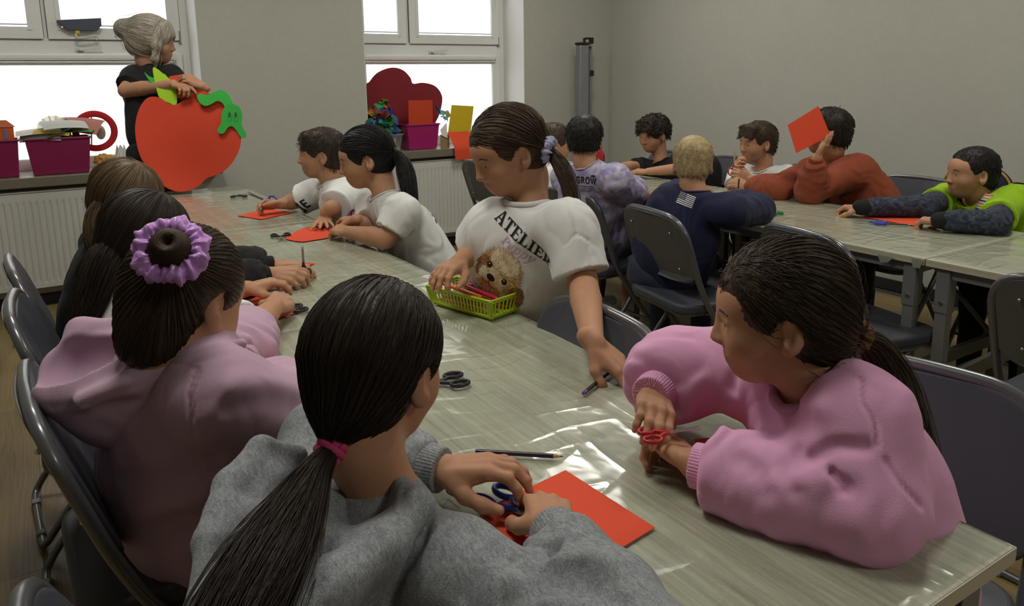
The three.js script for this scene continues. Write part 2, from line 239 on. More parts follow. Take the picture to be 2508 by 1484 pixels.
// clear plastic covers, a thin wavy film lying over each table with a short overhang
function film(x0, z0, label, group) {
  const w = TW, len = TL, nx = 38, nz = 84, pos = [], uv = [], idx = [];
  for (let j = 0; j <= nz; j++) for (let i = 0; i <= nx; i++) {
    const s = lerp(-0.014, w + 0.014, i / nx), t = lerp(-0.003, len + 0.003, j / nz), cx = clamp(s, -0.0022, w + 0.0022), cz = clamp(t, 0.0012, len - 0.0012), drop = Math.abs(s - cx) + Math.abs(t - cz);
    let x = cx, z = -cz, y = TH + 0.0012 + 0.0007 * (1 + noise(x * 9, (z + z0) * 7, x0)) + 0.0012 * Math.pow(Math.max(0, 1 - Math.abs(noise(x * 3 + 9, (z + z0) * 2.2, x0 + 4)) * 3.2), 3);
    if (drop > 0) { y = TH + 0.0005 - drop * 0.9; x += Math.sign(s - cx) * (0.0012 + 0.002 * Math.abs(noise((z + z0) * 16, 1, x0))); }
    pos.push(x, y, z); uv.push(x, z + z0);
  }
  for (let j = 0; j < nz; j++) for (let i = 0; i < nx; i++) { const a = j * (nx + 1) + i; idx.push(a, a + 1, a + nx + 2, a, a + nx + 2, a + nx + 1); }
  const g = new THREE.BufferGeometry(); g.setAttribute('position', new THREE.Float32BufferAttribute(pos, 3)); g.setAttribute('uv', new THREE.Float32BufferAttribute(uv, 2)); g.setIndex(idx); g.computeVertexNormals();
  const m = solo('plastic_tablecover', g, M.film, label, 'plastic cover', group); m.position.set(x0, 0, z0); return m;
}
['clear wrinkled plastic film on the table of the girl in grey', 'clear wrinkled plastic film under the lime pencil basket', 'clear wrinkled plastic film on the table before the apple'].forEach((l, i) => film(XL, ZL[i], l, 'plastic table covers'));
['clear wrinkled plastic film on the bare table beside the lime hoodie', 'clear wrinkled plastic film on the table of the blond boy', 'clear wrinkled plastic film on the table of the curly-haired boy'].forEach((l, i) => film(XR, ZR[i], l, 'plastic table covers'));
{ // torn tabs of the film hanging at the joint of the boys' tables
  const tab = (pts, x, y, z, label) => { const g = slab(poly(pts), 0.0004, 0); g.rotateY(-Math.PI / 2); const m = solo('film_scrap', g, std(L(0.55, 0.58, 0.5), 0.25, { transmission: 0.6, thickness: 0, side: 2 }), label, 'film scrap', 'torn scraps of plastic film'); m.position.set(x, y, z); };
  tab([[0, 0], [0.06, 0], [0.04, -0.022], [0.015, -0.028]], XR - 0.006, TH - 0.014, -1.46, 'long torn scrap of plastic film stuck below the table edge');
  tab([[0, 0], [0.04, 0], [0.03, -0.03], [0.006, -0.03]], XR - 0.006, TH - 0.004, -1.34, 'short torn scrap of plastic film at the joint of two tables');
}
function makeChair() {
  const o = new THREE.Group(), r = 0.0115, hw = 0.205;
  const side = s => [V(0.235, 0.012, s * 0.2), V(0.17, 0.105, s * 0.2), V(-0.02, 0.345, s * 0.203), V(-0.105, 0.47, s * hw), V(-0.145, 0.56, s * hw), V(-0.185, 0.68, s * hw), V(-0.203, 0.735, s * (hw - 0.006)), V(-0.216, 0.774, s * (hw - 0.035)), V(-0.224, 0.792, s * (hw - 0.085))];
  const pts = [...side(1), V(-0.228, 0.797, 0), ...side(-1).reverse()];
  part('back_frame', tube(curve(pts, false, 0.35), r, 110, 12), M.chairTube, o);
  const rear = [V(0.075, 0.425, 0.183), V(-0.03, 0.29, 0.183), V(-0.2, 0.075, 0.183), V(-0.232, 0.03, 0.178), V(-0.243, 0.014, 0.14), V(-0.243, 0.014, -0.14), V(-0.232, 0.03, -0.178), V(-0.2, 0.075, -0.183), V(-0.03, 0.29, -0.183), V(0.075, 0.425, -0.183)];
  const rl = part('rear_leg', tube(curve(rear, false, 0.3), 0.0105, 90, 10), M.chairTube, o);
  for (const s of [-1, 1]) part('floor_clip', box(-0.255, -0.231, 0.001, 0.027, s * 0.1 - 0.014, s * 0.1 + 0.014, 0.004), std(L(0.2, 0.2, 0.2), 0.5), rl);
  part('front_bar', bar(V(0.1, 0.195, -0.2), V(0.1, 0.195, 0.2), 0.008), M.chairTube, o);
  for (const s of [-1, 1]) { part('foot_cap', bar(V(0.243, 0, s * 0.2), V(0.226, 0.028, s * 0.2), 0.0135), M.rubber, o); part('pivot_arm', beam(V(-0.1, 0.43, s * 0.19), V(0.09, 0.425, s * 0.19), 0.006, 0.02), M.chairTube, o); }
  // seat pad: rounded plate with a soft top
  const ss = new THREE.Shape(), w = 0.182, f = 0.2, b = -0.19, q = 0.06;
  ss.moveTo(b + q, -w); ss.lineTo(f - q, -w - 0.004); ss.quadraticCurveTo(f, -w - 0.004, f, -w + q); ss.lineTo(f, w - q); ss.quadraticCurveTo(f, w + 0.004, f - q, w + 0.004); ss.lineTo(b + q, w); ss.quadraticCurveTo(b, w, b, w - q); ss.lineTo(b, -w + q); ss.quadraticCurveTo(b, -w, b + q, -w);
  const seatG = (t, bev, y) => { const g = new THREE.ExtrudeGeometry(ss, { depth: t, bevelEnabled: true, bevelSize: bev, bevelThickness: bev, bevelSegments: 5, curveSegments: 10 }); g.rotateX(Math.PI / 2); g.translate(0, y, 0); return g; };
  part('seat', seatG(0.012, 0.014, 0.458), M.chairVinyl, o);
  part('seat_pan', seatG(0.008, 0.006, 0.438), M.chairTube, o);
  // backrest: pad on the sitter's side, pressed plate behind, bent to the frame
  const bs = new THREE.Shape(), bw = hw - 0.012;
  bs.moveTo(-bw, 0.03); bs.quadraticCurveTo(-bw + 0.01, 0.008, -bw + 0.05, -0.002); bs.quadraticCurveTo(0, -0.022, bw - 0.05, -0.002); bs.quadraticCurveTo(bw - 0.01, 0.008, bw, 0.03); bs.lineTo(bw, 0.17); bs.quadraticCurveTo(bw - 0.006, 0.238, bw - 0.09, 0.246); bs.quadraticCurveTo(0, 0.25, -bw + 0.09, 0.246); bs.quadraticCurveTo(-bw + 0.006, 0.238, -bw, 0.17); bs.lineTo(-bw, 0.03);
  const bend = (t, bev, dx) => { const g = new THREE.ExtrudeGeometry(bs, { depth: t, bevelEnabled: true, bevelSize: bev, bevelThickness: bev, bevelSegments: 4, curveSegments: 16, steps: 1 }); const p = g.attributes.position; for (let i = 0; i < p.count; i++) { const z = p.getX(i), y = p.getY(i), d = p.getZ(i); p.setXYZ(i, -0.139 - (y) * 0.335 + d + dx + 0.0 * z - 0.014 * (1 - Math.pow(z / bw, 2)), 0.545 + y * 0.985, -z); } g.computeVertexNormals(); return g; };
  const back = part('backrest', bend(0.006, 0.008, 0.004), M.chairVinyl, o);
  part('back_plate', bend(0.002, 0.0015, -0.007), M.chairPlate, back);
  const riv = []; for (const [z, y] of [[-0.13, 0.19], [0.13, 0.19], [0.13, 0.05], [-0.13, 0.05]]) { const g = new THREE.SphereGeometry(0.005, 8, 6); g.translate(-0.152 - y * 0.335 - 0.014 * (1 - Math.pow(z / bw, 2)), 0.545 + y * 0.985, z); riv.push(g); }
  riv.forEach(g => part('rivet', g, M.chrome, back));
  return o;
}
const chair0 = makeChair(); let chairUsed = false;
function chair(x, z, deg, label, group) { const c = chairUsed ? chair0.clone() : chair0; chairUsed = true; c.name = numbered('folding_chair'); c.position.set(x, 0, z); c.rotation.y = deg * Math.PI / 180; c.scale.setScalar(1.04); scene.add(c); c.userData = {}; return tag(c, label, 'chair', group); }
const gcA = 'folding chairs along the girls\' tables', gcB = 'folding chairs along the boys\' tables';
chair(0.14, -2.60, 3, 'grey folding chair of the girl in black by the radiator', gcA);
chair(0.15, -2.10, -1, 'grey folding chair of the long-haired girl in the white shirt', gcA);
chair(0.18, -1.50, 2, 'grey folding chair of the girl in the lilac hoodie', gcA);
chair(0.17, -0.72, 0, 'grey folding chair of the girl in the grey hoodie', gcA);
chair(1.03, -2.70, 176, 'grey folding chair of the girl with the black ponytail', gcA);
chair(1.16, -3.22, 180, 'grey folding chair of the boy in white with blue scissors', gcA);
chair(0.80, -1.26, 178, 'empty grey folding chair tucked in under the standing girl\'s arm', gcA);
chair(1.06, -0.63, 196, 'grey folding chair of the girl in the pink sweatshirt', gcA);
chair(2.53, -4.02, 0, 'empty grey folding chair beside the radiator, seen past the standing girl', gcB);
chair(2.27, -2.74, 0, 'grey folding chair of the boy in the tie-dye shirt', gcB);
chair(2.22, -2.10, -10, 'grey folding chair of the blond boy in navy, its metal back plate showing', gcB);
chair(2.34, -1.50, -12, 'empty grey folding chair beside the blond boy\'s, pushed to the table', gcB);
chair(2.33, -0.74, 0, 'empty grey folding chair next to the bare table end', gcB);
chair(3.42, -3.72, 180, 'grey folding chair with a red jacket beyond the tie-dye shirt', gcB);
chair(3.45, -3.20, 180, 'grey folding chair of the curly-haired boy', gcB);
chair(3.44, -2.62, 180, 'grey folding chair of the boy with red scissors', gcB);
chair(3.42, -2.02, 180, 'grey folding chair of the boy in the rust sweatshirt', gcB);
chair(3.46, -1.44, 180, 'grey folding chair of the boy in the lime hoodie', gcB);
// ---------------------------------------------------------------- soft-body modelling: distance fields meshed with surface nets
const smin = (a, b, k) => { const h = k - Math.abs(a - b); return h <= 0 ? (a < b ? a : b) : (a < b ? a : b) - h * h / (4 * k); };
class Field {
  constructor() { this.p = []; this.post = []; }
  cone(a, b, ra, rb = ra, k = 0.02) { const d = b.clone().sub(a); this.p.push({ t: 0, ax: a.x, ay: a.y, az: a.z, dx: d.x, dy: d.y, dz: d.z, il: 1 / Math.max(1e-9, d.lengthSq()), ra, rb: rb - ra, k }); return this; }
  ball(c, r, k = 0.02) { return this.cone(c, c.clone().add(V(0, 1e-5, 0)), r, r, k); }
  chain(pts, rs, k = 0.02) { for (let i = 0; i < pts.length - 1; i++) this.cone(pts[i], pts[i + 1], rs[i], rs[i + 1], k); return this; }
  ell(c, r, B, k = 0.02, cut = false) { this.p.push({ t: cut ? 2 : 1, c, r, B: B ?? [V(1, 0, 0), V(0, 1, 0), V(0, 0, 1)], k }); return this; }
  cutBall(c, r, k = 0.004) { this.p.push({ t: 3, c, r: r, k }); return this; }
  cutPlane(o, n, k = 0.003) { this.p.push({ t: 4, o, n: n.clone().normalize(), k }); return this; }     // keeps the side against n
  add(f, c, R, k = 0.02) { this.p.push({ t: 5, f, c, R, k }); return this; }
  warp(fn) { this.post.push(fn); return this; }
  raw(x, y, z) {
    let d = 1e3;
    for (const q of this.p) {
      if (q.t === 0) {
        const px = x - q.ax, py = y - q.ay, pz = z - q.az; let h = (px * q.dx + py * q.dy + pz * q.dz) * q.il; h = h < 0 ? 0 : h > 1 ? 1 : h;
        const ex = px - q.dx * h, ey = py - q.dy * h, ez = pz - q.dz * h; d = smin(d, Math.sqrt(ex * ex + ey * ey + ez * ez) - q.ra - q.rb * h, q.k);
      } else if (q.t <= 2) {
        const px = x - q.c.x, py = y - q.c.y, pz = z - q.c.z, B = q.B, u = (px * B[0].x + py * B[0].y + pz * B[0].z), v = (px * B[1].x + py * B[1].y + pz * B[1].z), w = (px * B[2].x + py * B[2].y + pz * B[2].z);
        const a = u / q.r[0], b = v / q.r[1], c = w / q.r[2], k0 = Math.sqrt(a * a + b * b + c * c), a2 = a / q.r[0], b2 = b / q.r[1], c2 = c / q.r[2], k1 = Math.sqrt(a2 * a2 + b2 * b2 + c2 * c2);
        const e = k1 < 1e-6 ? -Math.min(...q.r) : k0 * (k0 - 1) / k1;
        d = q.t === 1 ? smin(d, e, q.k) : -smin(-d, e, q.k);
      } else if (q.t === 3) { const e = Math.hypot(x - q.c.x, y - q.c.y, z - q.c.z) - q.r; d = -smin(-d, e, q.k); }
      else if (q.t === 4) { const e = (x - q.o.x) * q.n.x + (y - q.o.y) * q.n.y + (z - q.o.z) * q.n.z; d = -smin(-d, -e, q.k); }
      else { const lb = Math.hypot(x - q.c.x, y - q.c.y, z - q.c.z) - q.R; if (lb < d + q.k) d = smin(d, q.f.at(x, y, z), q.k); }
    }
    return d;
  }
  at(x, y, z) { let d = this.raw(x, y, z); if (d < 0.09) for (const f of this.post) d += f(x, y, z, d); return d; }
  grad(p, e = 0.0015) { const a = this.at(p.x + e, p.y - e, p.z - e), b = this.at(p.x - e, p.y - e, p.z + e), c = this.at(p.x - e, p.y + e, p.z - e), d = this.at(p.x + e, p.y + e, p.z + e); return V(a - b - c + d, -a - b + c + d, -a + b - c + d).normalize(); }
  hit(o, dir, max = 3, t = 0) { const p = V(); for (let i = 0; i < 160 && t < max; i++) { p.copy(o).addScaledVector(dir, t); const d = this.at(p.x, p.y, p.z); if (d < 0.0004) return p.clone(); t += Math.max(0.0004, d * 0.7); } return null; }
  see(x, y, t = 0.15) { return this.hit(EYE, ray(x, y).normalize(), 7, t); }
  snap(p, off = 0, n = 4) { for (let i = 0; i < n; i++) { const d = this.at(p.x, p.y, p.z) - off; if (Math.abs(d) < 0.0002) break; p.addScaledVector(this.grad(p, 0.003), -d * 0.9); } return p; }
  bounds(pad) { const b = new THREE.Box3(); for (const q of this.p) { if (q.t === 0) { b.expandByPoint(V(q.ax, q.ay, q.az).subScalar(q.ra)); b.expandByPoint(V(q.ax, q.ay, q.az).addScalar(q.ra)); const r = q.ra + q.rb, e = V(q.ax + q.dx, q.ay + q.dy, q.az + q.dz); b.expandByPoint(e.clone().subScalar(r)); b.expandByPoint(e.clone().addScalar(r)); } else if (q.t === 1) { const m = Math.max(...q.r); b.expandByPoint(q.c.clone().subScalar(m)); b.expandByPoint(q.c.clone().addScalar(m)); } else if (q.t === 5) b.union(q.f.bounds(0)); } return b.expandByScalar(pad); }
}
// surface nets on a sparse grid; returns indexed geometry with smooth normals and uv in metres by facing
function skinMesh(F, h, { box3, color, uvScale = 1, bumpy = 1.6 } = {}) {
  const B = box3 ?? F.bounds(0.02), o = B.min, nx = Math.ceil((B.max.x - o.x) / h) + 1, ny = Math.ceil((B.max.y - o.y) / h) + 1, nz = Math.ceil((B.max.z - o.z) / h) + 1, N = nx * ny * nz, S = 6;
  const val = new Float32Array(N).fill(9), at = (i, j, k) => i + nx * (j + ny * k), half = S * h * 0.5 * 1.7321 * bumpy + h * 2;
  const blocks = [];
  for (let k = 0; k < nz - 1; k += S) for (let j = 0; j < ny - 1; j += S) for (let i = 0; i < nx - 1; i += S) {
    const d = F.at(o.x + (i + S / 2) * h, o.y + (j + S / 2) * h, o.z + (k + S / 2) * h);
    if (Math.abs(d) > half) continue;
    blocks.push([i, j, k]);
    for (let c = k; c <= Math.min(k + S, nz - 1); c++) for (let b = j; b <= Math.min(j + S, ny - 1); b++) for (let a = i; a <= Math.min(i + S, nx - 1); a++) { const q = at(a, b, c); if (val[q] === 9) val[q] = F.at(o.x + a * h, o.y + b * h, o.z + c * h); }
  }
  const vid = new Int32Array(N).fill(-1), pos = [], idx = [], cells = [], E = [[0, 1], [0, 2], [0, 4], [1, 3], [1, 5], [2, 3], [2, 6], [3, 7], [4, 5], [4, 6], [5, 7], [6, 7]], v8 = new Float64Array(8);
  for (const [bi, bj, bk] of blocks) for (let k = bk; k < Math.min(bk + S, nz - 1); k++) for (let j = bj; j < Math.min(bj + S, ny - 1); j++) for (let i = bi; i < Math.min(bi + S, nx - 1); i++) {
    let m = 0; for (let c = 0; c < 8; c++) { const q = val[at(i + (c & 1), j + (c >> 1 & 1), k + (c >> 2))]; v8[c] = q; if (q < 0) m |= 1 << c; }
    if (m === 0 || m === 255) continue;
    let x = 0, y = 0, z = 0, n = 0;
    for (const [a, b] of E) { if ((m >> a & 1) === (m >> b & 1)) continue; const t = v8[a] / (v8[a] - v8[b]); x += lerp(a & 1, b & 1, t); y += lerp(a >> 1 & 1, b >> 1 & 1, t); z += lerp(a >> 2, b >> 2, t); n++; }
    vid[at(i, j, k)] = pos.length / 3; pos.push(o.x + (i + x / n) * h, o.y + (j + y / n) * h, o.z + (k + z / n) * h); cells.push(i, j, k);
  }
  const quad = (a, b, c, d, flip) => { if (a < 0 || b < 0 || c < 0 || d < 0) return; flip ? idx.push(a, c, b, a, d, c) : idx.push(a, b, c, a, c, d); };
  for (let q = 0; q < cells.length; q += 3) {
    const i = cells[q], j = cells[q + 1], k = cells[q + 2], s = val[at(i, j, k)] < 0;
    if (j > 0 && k > 0 && s !== (val[at(i + 1, j, k)] < 0)) quad(vid[at(i, j, k)], vid[at(i, j - 1, k)], vid[at(i, j - 1, k - 1)], vid[at(i, j, k - 1)], s);
    if (i > 0 && k > 0 && s !== (val[at(i, j + 1, k)] < 0)) quad(vid[at(i, j, k)], vid[at(i, j, k - 1)], vid[at(i - 1, j, k - 1)], vid[at(i - 1, j, k)], s);
    if (i > 0 && j > 0 && s !== (val[at(i, j, k + 1)] < 0)) quad(vid[at(i, j, k)], vid[at(i - 1, j, k)], vid[at(i - 1, j - 1, k)], vid[at(i, j - 1, k)], s);
  }
  const nor = new Float32Array(pos.length), p = V();
  for (let i = 0; i < pos.length; i += 3) { p.set(pos[i], pos[i + 1], pos[i + 2]); const n = F.grad(p, h * 0.45); nor[i] = n.x; nor[i + 1] = n.y; nor[i + 2] = n.z; }
  // orientation check against the field
  if (idx.length) { const [a, b, c] = [0, 1, 2].map(t => V(pos[3 * idx[t]], pos[3 * idx[t] + 1], pos[3 * idx[t] + 2])), f = b.sub(a).cross(c.sub(a)); if (f.dot(V(nor[3 * idx[0]], nor[3 * idx[0] + 1], nor[3 * idx[0] + 2])) < 0) for (let t = 0; t < idx.length; t += 3) { const u = idx[t]; idx[t] = idx[t + 1]; idx[t + 1] = u; } }
  { const fn = new Float32Array(pos.length); for (let t = 0; t < idx.length; t += 3) { const [i, j, k] = [3 * idx[t], 3 * idx[t + 1], 3 * idx[t + 2]], ux = pos[j] - pos[i], uy = pos[j + 1] - pos[i + 1], uz = pos[j + 2] - pos[i + 2], vx = pos[k] - pos[i], vy = pos[k + 1] - pos[i + 1], vz = pos[k + 2] - pos[i + 2], nx2 = uy * vz - uz * vy, ny2 = uz * vx - ux * vz, nz2 = ux * vy - uy * vx; for (const q of [i, j, k]) { fn[q] += nx2; fn[q + 1] += ny2; fn[q + 2] += nz2; } }
    for (let i = 0; i < pos.length; i += 3) { const l = Math.hypot(fn[i], fn[i + 1], fn[i + 2]) || 1, d = (nor[i] * fn[i] + nor[i + 1] * fn[i + 1] + nor[i + 2] * fn[i + 2]) / l; if (d < 0.55 || Number.isNaN(d)) { nor[i] = fn[i] / l; nor[i + 1] = fn[i + 1] / l; nor[i + 2] = fn[i + 2] / l; } } }
  // split by dominant axis for box uv
  const map = new Map(), P = [], Nn = [], UV = [], C = color ? [] : null, I = new Array(idx.length);
  for (let t = 0; t < idx.length; t += 3) {
    let sx = 0, sy = 0, sz = 0; for (let c = 0; c < 3; c++) { const q = 3 * idx[t + c]; sx += nor[q]; sy += nor[q + 1]; sz += nor[q + 2]; }
    sx = Math.abs(sx); sy = Math.abs(sy); sz = Math.abs(sz); const ax = sx >= sy && sx >= sz ? 0 : sy >= sz ? 1 : 2;
    for (let c = 0; c < 3; c++) {
      const q = idx[t + c], key = q * 3 + ax; let id = map.get(key);
      if (id === undefined) { id = P.length / 3; map.set(key, id); const x = pos[3 * q], y = pos[3 * q + 1], z = pos[3 * q + 2]; P.push(x, y, z); Nn.push(nor[3 * q], nor[3 * q + 1], nor[3 * q + 2]); UV.push((ax === 0 ? z : x) * uvScale, (ax === 1 ? z : y) * uvScale); if (C) C.push(...color(x, y, z)); }
      I[t + c] = id;
    }
  }
  const g = new THREE.BufferGeometry(); g.setAttribute('position', new THREE.Float32BufferAttribute(P, 3)); g.setAttribute('normal', new THREE.Float32BufferAttribute(Nn, 3)); g.setAttribute('uv', new THREE.Float32BufferAttribute(UV, 2)); if (C) g.setAttribute('color', new THREE.Float32BufferAttribute(C, 3)); g.setIndex(I); return g;
}
function joinKeep(list) { const hasC = list.some(g => g.attributes.color); return mergeGeometries(list.map(g => { g = g.index ? g : mergeVertices(g); if (hasC && !g.attributes.color) g.setAttribute('color', new THREE.BufferAttribute(new Float32Array(g.attributes.position.count * 3).fill(1), 3)); if (!g.attributes.uv) g.setAttribute('uv', new THREE.BufferAttribute(new Float32Array(g.attributes.position.count * 2), 2)); return g; })); }
// hair strands: thin three-sided tapering tubes along given paths, tinted one by one
function strandMesh(paths, r, tint) {
  const P = [], Nn = [], C = [], I = [], t = V(), s = V(), b = V(), q = V();
  for (const path of paths) {
    if (path.length < 2) continue; const c = tint(), base = P.length / 3, n = path.length; s.set(rr(-1, 1), rr(-1, 1), rr(-1, 1));
    for (let i = 0; i < n; i++) {
      t.copy(path[Math.min(i + 1, n - 1)]).sub(path[Math.max(i - 1, 0)]).normalize(); s.addScaledVector(t, -s.dot(t)).normalize(); b.copy(t).cross(s);
      const w = r * (i === n - 1 ? 0.15 : i === 0 ? 0.5 : 1);
      for (let k = 0; k < 3; k++) { const a = k * 2.0944; q.copy(s).multiplyScalar(Math.cos(a)).addScaledVector(b, Math.sin(a)); P.push(path[i].x + q.x * w, path[i].y + q.y * w, path[i].z + q.z * w); Nn.push(q.x, q.y, q.z); C.push(...c); }
      if (i) for (let k = 0; k < 3; k++) { const a = base + (i - 1) * 3 + k, d = base + (i - 1) * 3 + (k + 1) % 3; I.push(a, d, d + 3, a, d + 3, a + 3); }
    }
  }
  const g = new THREE.BufferGeometry(); g.setAttribute('position', new THREE.Float32BufferAttribute(P, 3)); g.setAttribute('normal', new THREE.Float32BufferAttribute(Nn, 3)); g.setAttribute('color', new THREE.Float32BufferAttribute(C, 3)); g.setIndex(I); return g;
}
// strands combed over a surface: walk from seeds along a direction field, holding to the surface
function comb(F, seeds, dirAt, { step = 0.01, n = 16, off = 0.0012, stop, loose = 0, wobble = 0.07 } = {}) {
  const out = [];
  for (const s of seeds) {
    const p = s.clone(), path = [], wob = rr(0, 9), lift = rr(-0.0006, off) + (rnd() < 0.03 ? loose * rr(0.2, 1) : 0), steps = Math.round(n * rr(0.6, 1.15));
    for (let i = 0; i < steps; i++) { F.snap(p, lift, 2); path.push(p.clone()); const g = F.grad(p, 0.004), d = dirAt(p).normalize().addScaledVector(V(noise(p.x * 30, p.y * 30, wob), noise(p.y * 30, p.z * 30, wob + 5), noise(p.z * 30, p.x * 30, wob + 9)), wobble); d.addScaledVector(g, -d.dot(g)).normalize(); p.addScaledVector(d, step); if (stop && stop(p)) { path.push(p.clone()); break; } }
    if (path.length > 2) out.push(path);
  }
  return out;
}
// random points of a mesh
function seedsOn(geo, n, ok) { const p = geo.attributes.position, out = []; for (let i = 0; i < n * 4 && out.length < n; i++) { const k = Math.floor(rnd() * p.count), q = V(p.getX(k), p.getY(k), p.getZ(k)); if (!ok || ok(q)) out.push(q); } return out; }
// a bundle of strands along a guide curve, with a radius profile
function bundle(guide, rad, n, { wob = 0.3, flat = 1, seg = 16, fly = 0.05 } = {}) {
  const pts = guide.getSpacedPoints(seg), out = []; let s = V(0.3, 1, 0.2);
  const fr = pts.map((p, i) => { const t = pts[Math.min(i + 1, seg)].clone().sub(pts[Math.max(i - 1, 0)]).normalize(); s = s.clone().addScaledVector(t, -s.dot(t)).normalize(); return [s, t.clone().cross(s)]; });
  for (let j = 0; j < n; j++) {
    const a = rr(0, 6.283), q = Math.sqrt(rr(0.35, 1.06)), ph = rr(0, 9), tw = rr(-0.5, 0.5), end = rr(0.82, 1), fl = rnd() < fly ? rr(1.05, 1.5) : 1, path = [];
    for (let i = 0; i <= seg; i++) { const u = i / seg; if (u > end) break; const R = rad(u) * q * (1 + (fl - 1) * u), an = a + tw * u + wob * noise(u * 3, ph, 2) * 2; path.push(pts[i].clone().addScaledVector(fr[i][0], Math.cos(an) * R).addScaledVector(fr[i][1], Math.sin(an) * R * flat)); }
    out.push(path);
  }
  return out;
}
// ---------------------------------------------------------------- people
const weave = tex(256, 256, (u, v) => grey(128 + 50 * tn(u, v, 90) + rr(-45, 45)), [9, 9], false);
const cloth = (c, o = {}) => std(c, 0.92, { bumpMap: weave, bumpScale: 0.0007, sheen: 0.35, sheenRoughness: 0.6, sheenColor: c.clone().lerp(L(1, 1, 1), 0.35), ...o });
const skinMat = std(0xffffff, 0.52, { vertexColors: true, specularIntensity: 0.4, bumpMap: weave, bumpScale: 0.00012 });
const hairMat = std(0xffffff, 0.52, { vertexColors: true, specularIntensity: 0.6 });
const capMat = std(0xffffff, 0.6, { vertexColors: true, specularIntensity: 0.35 });
const eyeWhite = std(L(0.75, 0.73, 0.7), 0.15), iris = std(L(0.06, 0.035, 0.02), 0.1), browMat = std(L(0.035, 0.022, 0.014), 0.8);
M.jeans = cloth(L(0.03, 0.04, 0.07)); M.blackCloth = cloth(L(0.006, 0.006, 0.007), { sheen: 0.1 }); M.shoe = std(L(0.5, 0.5, 0.5), 0.7); M.sole = std(L(0.75, 0.75, 0.72), 0.7);

function frame(f, up = V(0, 1, 0)) { const F = f.clone().normalize(), R = F.clone().cross(up).normalize(), U = R.clone().cross(F); return { R, U, F, B: [R, U, F] }; }
// a hand: four fingers of three bones, a thumb from the side of the palm
function hand(w, dir, back, right, s, pose = {}) {
  const f = new Field(), d = dir.clone().normalize(), n = back.clone().addScaledVector(d, -back.dot(d)).normalize(), t = right ? n.clone().cross(d) : d.clone().cross(n);
  const at = (a, b, c) => w.clone().addScaledVector(d, a * s).addScaledVector(t, b * s).addScaledVector(n, c * s);
  const curl = pose.curl ?? 0.5, cs = Array.isArray(curl) ? curl : [curl, curl * 1.05, curl * 1.12, curl * 1.2], spread = pose.spread ?? 0.12, nails = [];
  f.cone(at(-0.02, 0, 0), at(0.012, 0, 0), 0.020 * s, 0.0205 * s, 0.006);
  const len = [0.064, 0.072, 0.067, 0.052], kn = [0.076, 0.079, 0.075, 0.068];
  for (let i = 0; i < 4; i++) {
    const k = at(kn[i], 0.0255 - 0.0165 * i, i === 1 ? 0.003 : i === 3 ? -0.003 : 0.001);
    f.cone(at(0.008, 0.015 - 0.010 * i, 0), k, 0.0125 * s, 0.0112 * s, 0.006);
  }
  f.ell(at(0.045, 0, -0.006), [0.036 * s, 0.042 * s, 0.0145 * s], [t, d, n], 0.006);
  for (let i = 0; i < 4; i++) {
    let p = at(kn[i], 0.0255 - 0.0165 * i, i === 1 ? 0.003 : i === 3 ? -0.003 : 0.001), a = (pose.lift ?? 0) * -1, side = (1.5 - i) * spread; const seg = [0.46, 0.31, 0.23], r = [0.0092, 0.0083, 0.0076, 0.0062].map(v => v * s * (i === 3 ? 0.86 : 1));
    const q = new Field();
    for (let j = 0; j < 3; j++) {
      a += cs[i] * [0.75, 1.0, 0.65][j]; const v = d.clone().multiplyScalar(Math.cos(side)).addScaledVector(t, Math.sin(side)).multiplyScalar(Math.cos(a)).addScaledVector(n, -Math.sin(a)), e = p.clone().addScaledVector(v, len[i] * seg[j] * s);
      q.cone(p, e, r[j], r[j + 1], 0.004);
      if (j === 2) { const nn = n.clone().multiplyScalar(Math.cos(a)).addScaledVector(d, Math.sin(a)); nails.push(e.clone().addScaledVector(v, -0.001 * s).addScaledVector(nn, 0.0062 * s)); }
      p = e;
    }
    const c = at(kn[i] + 0.03, 0.02 - 0.015 * i, -0.01); f.add(q, c, 0.11 * s, 0.005);
  }
  const tc = pose.thumb ?? 0.3, q = new Field(); let p = at(0.016, 0.022, -0.006), v = d.clone().multiplyScalar(0.72).addScaledVector(t, lerp(0.85, 0.2, tc)).addScaledVector(n, lerp(-0.2, -0.75, tc)).normalize(); const r = [0.0125, 0.0105, 0.0098, 0.0074], ln = [0.036, 0.029, 0.024];
  for (let j = 0; j < 3; j++) { const e = p.clone().addScaledVector(v, ln[j] * s); q.cone(p, e, r[j] * s, r[j + 1] * s, 0.008); if (j === 2) nails.push(e.clone().addScaledVector(t, 0.004 * s).addScaledVector(n, 0.005 * s)); p = e; v.addScaledVector(d, 0.35).addScaledVector(t, -0.25 * (pose.tin ?? 1) - 0.1 * tc).normalize(); }
  f.add(q, at(0.05, 0.035, -0.02), 0.09 * s, 0.009);
  return { f, c: at(0.07, 0, 0), R: 0.14 * s, nails };
}
